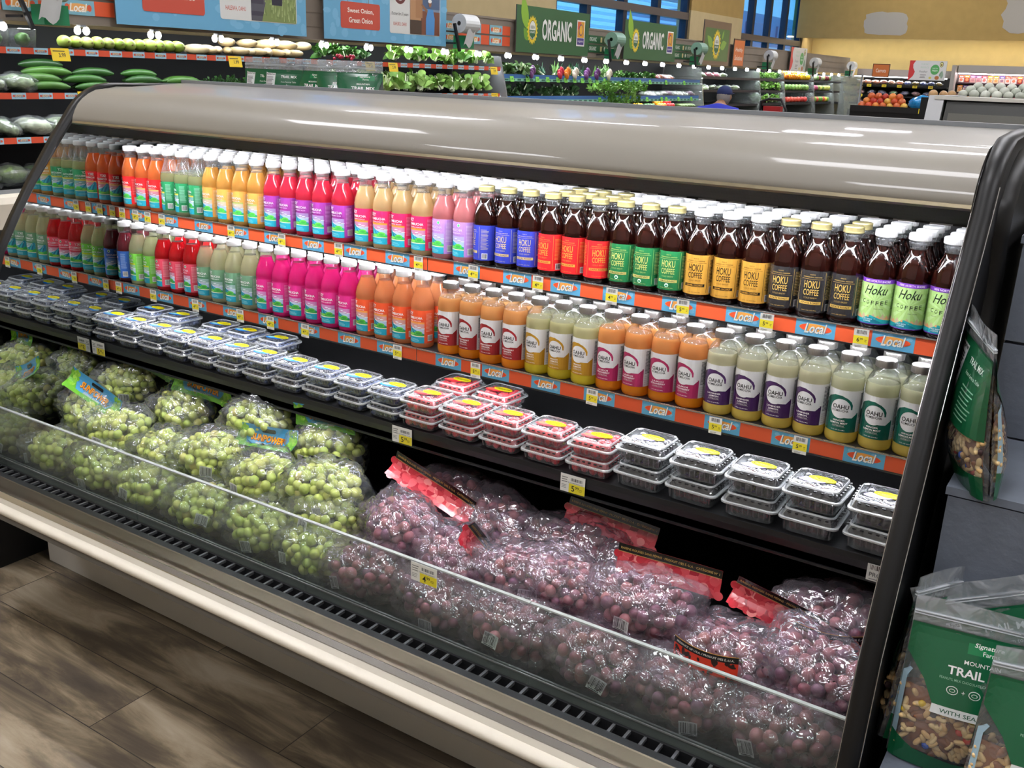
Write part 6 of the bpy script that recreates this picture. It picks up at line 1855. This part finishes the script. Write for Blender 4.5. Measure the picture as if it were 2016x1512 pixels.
J = [((0, 0, .86), .12), ((0, .05, 1.02), .13), ((0, .10, 1.14), (.17, .12)), ((0, .14, 1.22), (.17, .11)), ((.0, .20, 1.29), .055), ((0, .24, 1.33), .05),
     ((.19, .14, 1.20), .065), ((.26, .24, 1.02), .045), ((.22, .46, .98), .035), ((-.19, .14, 1.20), .065), ((-.26, .24, 1.02), .045), ((-.22, .46, .98), .035),
     ((.10, 0, .80), .095), ((.11, .02, .46), .06), ((.11, -.02, .09), .045), ((-.10, 0, .80), .095), ((-.11, .02, .46), .06), ((-.11, -.02, .09), .045)]
E_ = [(0, 1), (1, 2), (2, 3), (3, 4), (4, 5), (3, 6), (6, 7), (7, 8), (3, 9), (9, 10), (10, 11), (0, 12), (12, 13), (13, 14), (0, 15), (15, 16), (16, 17)]
skin_body('body', J, E_, SKIN, ps)
J2 = [((0, 0, .90), .145)] + [(j[0], tuple((r + .02) for r in (j[1] if isinstance(j[1], tuple) else (j[1],) * 2))) for j in J[1:4]] + [((0, .18, 1.26), .07)] + [(J[k][0], J[k][1] + .018) for k in (6, 7, 9, 10)]
skin_body('shirt', J2, [(0, 1), (1, 2), (2, 3), (3, 4), (3, 5), (5, 6), (3, 7), (7, 8)], BLUE, ps)
skin_body('trousers', [((0, 0, .88), .13)] + [(J[k][0], J[k][1] + .018) for k in (12, 13, 14, 15, 16, 17)], [(0, 1), (1, 2), (2, 3), (0, 4), (4, 5), (5, 6)], NAVY, ps)
hd_ = MB().ell((0, .29, 1.375), .075, .095, .105, 18, 14, 0, fn=lambda v: Vector((v.x * (1 - .12 * (v.z < 0) * abs(v.z)), v.y, v.z)))
for sx_ in (-1, 1): hd_.ell((sx_ * .076, .285, 1.37), .010, .02, .03, 8, 6, 0)
hd_.ell((0, .385, 1.365), .012, .018, .018, 8, 6, 0).ell((.028, .372, 1.385), .010, .006, .006, 8, 6, 1).ell((-.028, .372, 1.385), .010, .006, .006, 8, 6, 1).ell((0, .375, 1.325), .02, .006, .005, 8, 6, 2)
hd_.build('head', [SKIN, mat('eye dark', '#20180f', .3), mat('lips', '#8a4a3c', .5)], ps)
MB().ell((0, .28, 1.375), .079, .093, .098, 16, 12, 0, fn=lambda v: Vector((v.x, v.y - .04, v.z)) if v.z < .3 else v * .97).build('hair', mat('hair grey', '#8a8580', .8), ps)
MB().ell((0, .29, 1.41), .086, .104, .085, 18, 12, 0, fn=lambda v: Vector((v.x, v.y, max(v.z, -.15)))).prism([(-.07, .36), (.07, .36), (.055, .455), (0, .475), (-.055, .455)], 1.405, 1.413, axis='z').build('cap', NAVY, ps)
for sx_ in (-1, 1):
    h_ = MB().ell((sx_ * .20, .50, .985), .022, .04, .014, 10, 7)
    for q in range(4): h_.tube([(sx_ * .20 + (q - 1.5) * .011, .53, .987), (sx_ * .20 + (q - 1.5) * .011, .562, .985), (sx_ * .20 + (q - 1.5) * .011, .568, .962)], [.0085, .008, .007], 6)
    h_.tube([(sx_ * .178, .49, .985), (sx_ * .165, .515, .975), (sx_ * .17, .535, .962)], [.009, .009, .008], 6); h_.build('hand', SKIN, ps)
    MB().ell((sx_ * .11, .05, .035), .045, .13, .04, 12, 8, 0, fn=lambda v: Vector((v.x, v.y, max(v.z, -.85)))).build('shoe', SHOE, ps)
ct = empty('shopping_cart', (-1.33, 9.75, 0), 'shopping cart with a black seat frame and red child seat beside the person in blue', 'cart')
cw = MB()
for x in (-.25, .25):
    cw.tube([(x, -.04, .98), (x, .1, .95), (x, .8, .85), (x, .75, .35), (x, 0, .30), (x, -.04, .98)], .011, 6)
for k in range(14): cw.tube([(-.25, .05 + k * .055, .9), (.25, .05 + k * .055, .9)], .003, 5)
cw.tube([(-.27, -.03, .98), (.27, -.03, .98)], .015, 8)
for k in range(9): cw.tube([(-.25 + .0625 * k, .06, .92), (-.25 + .0625 * k, .08, .5), (-.25 + .0625 * k, .75, .5), (-.25 + .0625 * k, .8, .88)], .003, 5)
cw.build('basket', mat('cart wire', '#8d9094', .3, metal=.8), ct)
MB().box(.08, .28, .1, .2, .98, 1.28).build('seat_back', mat('seat red', '#b01c1c', .5), ct)
MB().tube([(.03, .1, .95), (.05, .1, 1.33), (.14, .1, 1.36), (.28, .1, 1.36), (.35, .1, 1.25), (.35, .1, .95)], .016, 8).build('seat_frame', hold, ct)
for x in (-.22, .22):
    for y in (.05, .7):
        MB().lathe([(.02, -.012), (.055, -.012), (.055, .012), (.02, .012)], 16, at=(x, y, .057), rot=Matrix.Rotation(pi / 2, 3, 'Y')).box(x - .015, x + .015, y - .006, y + .006, .06, .33).build('wheel', hold, ct)
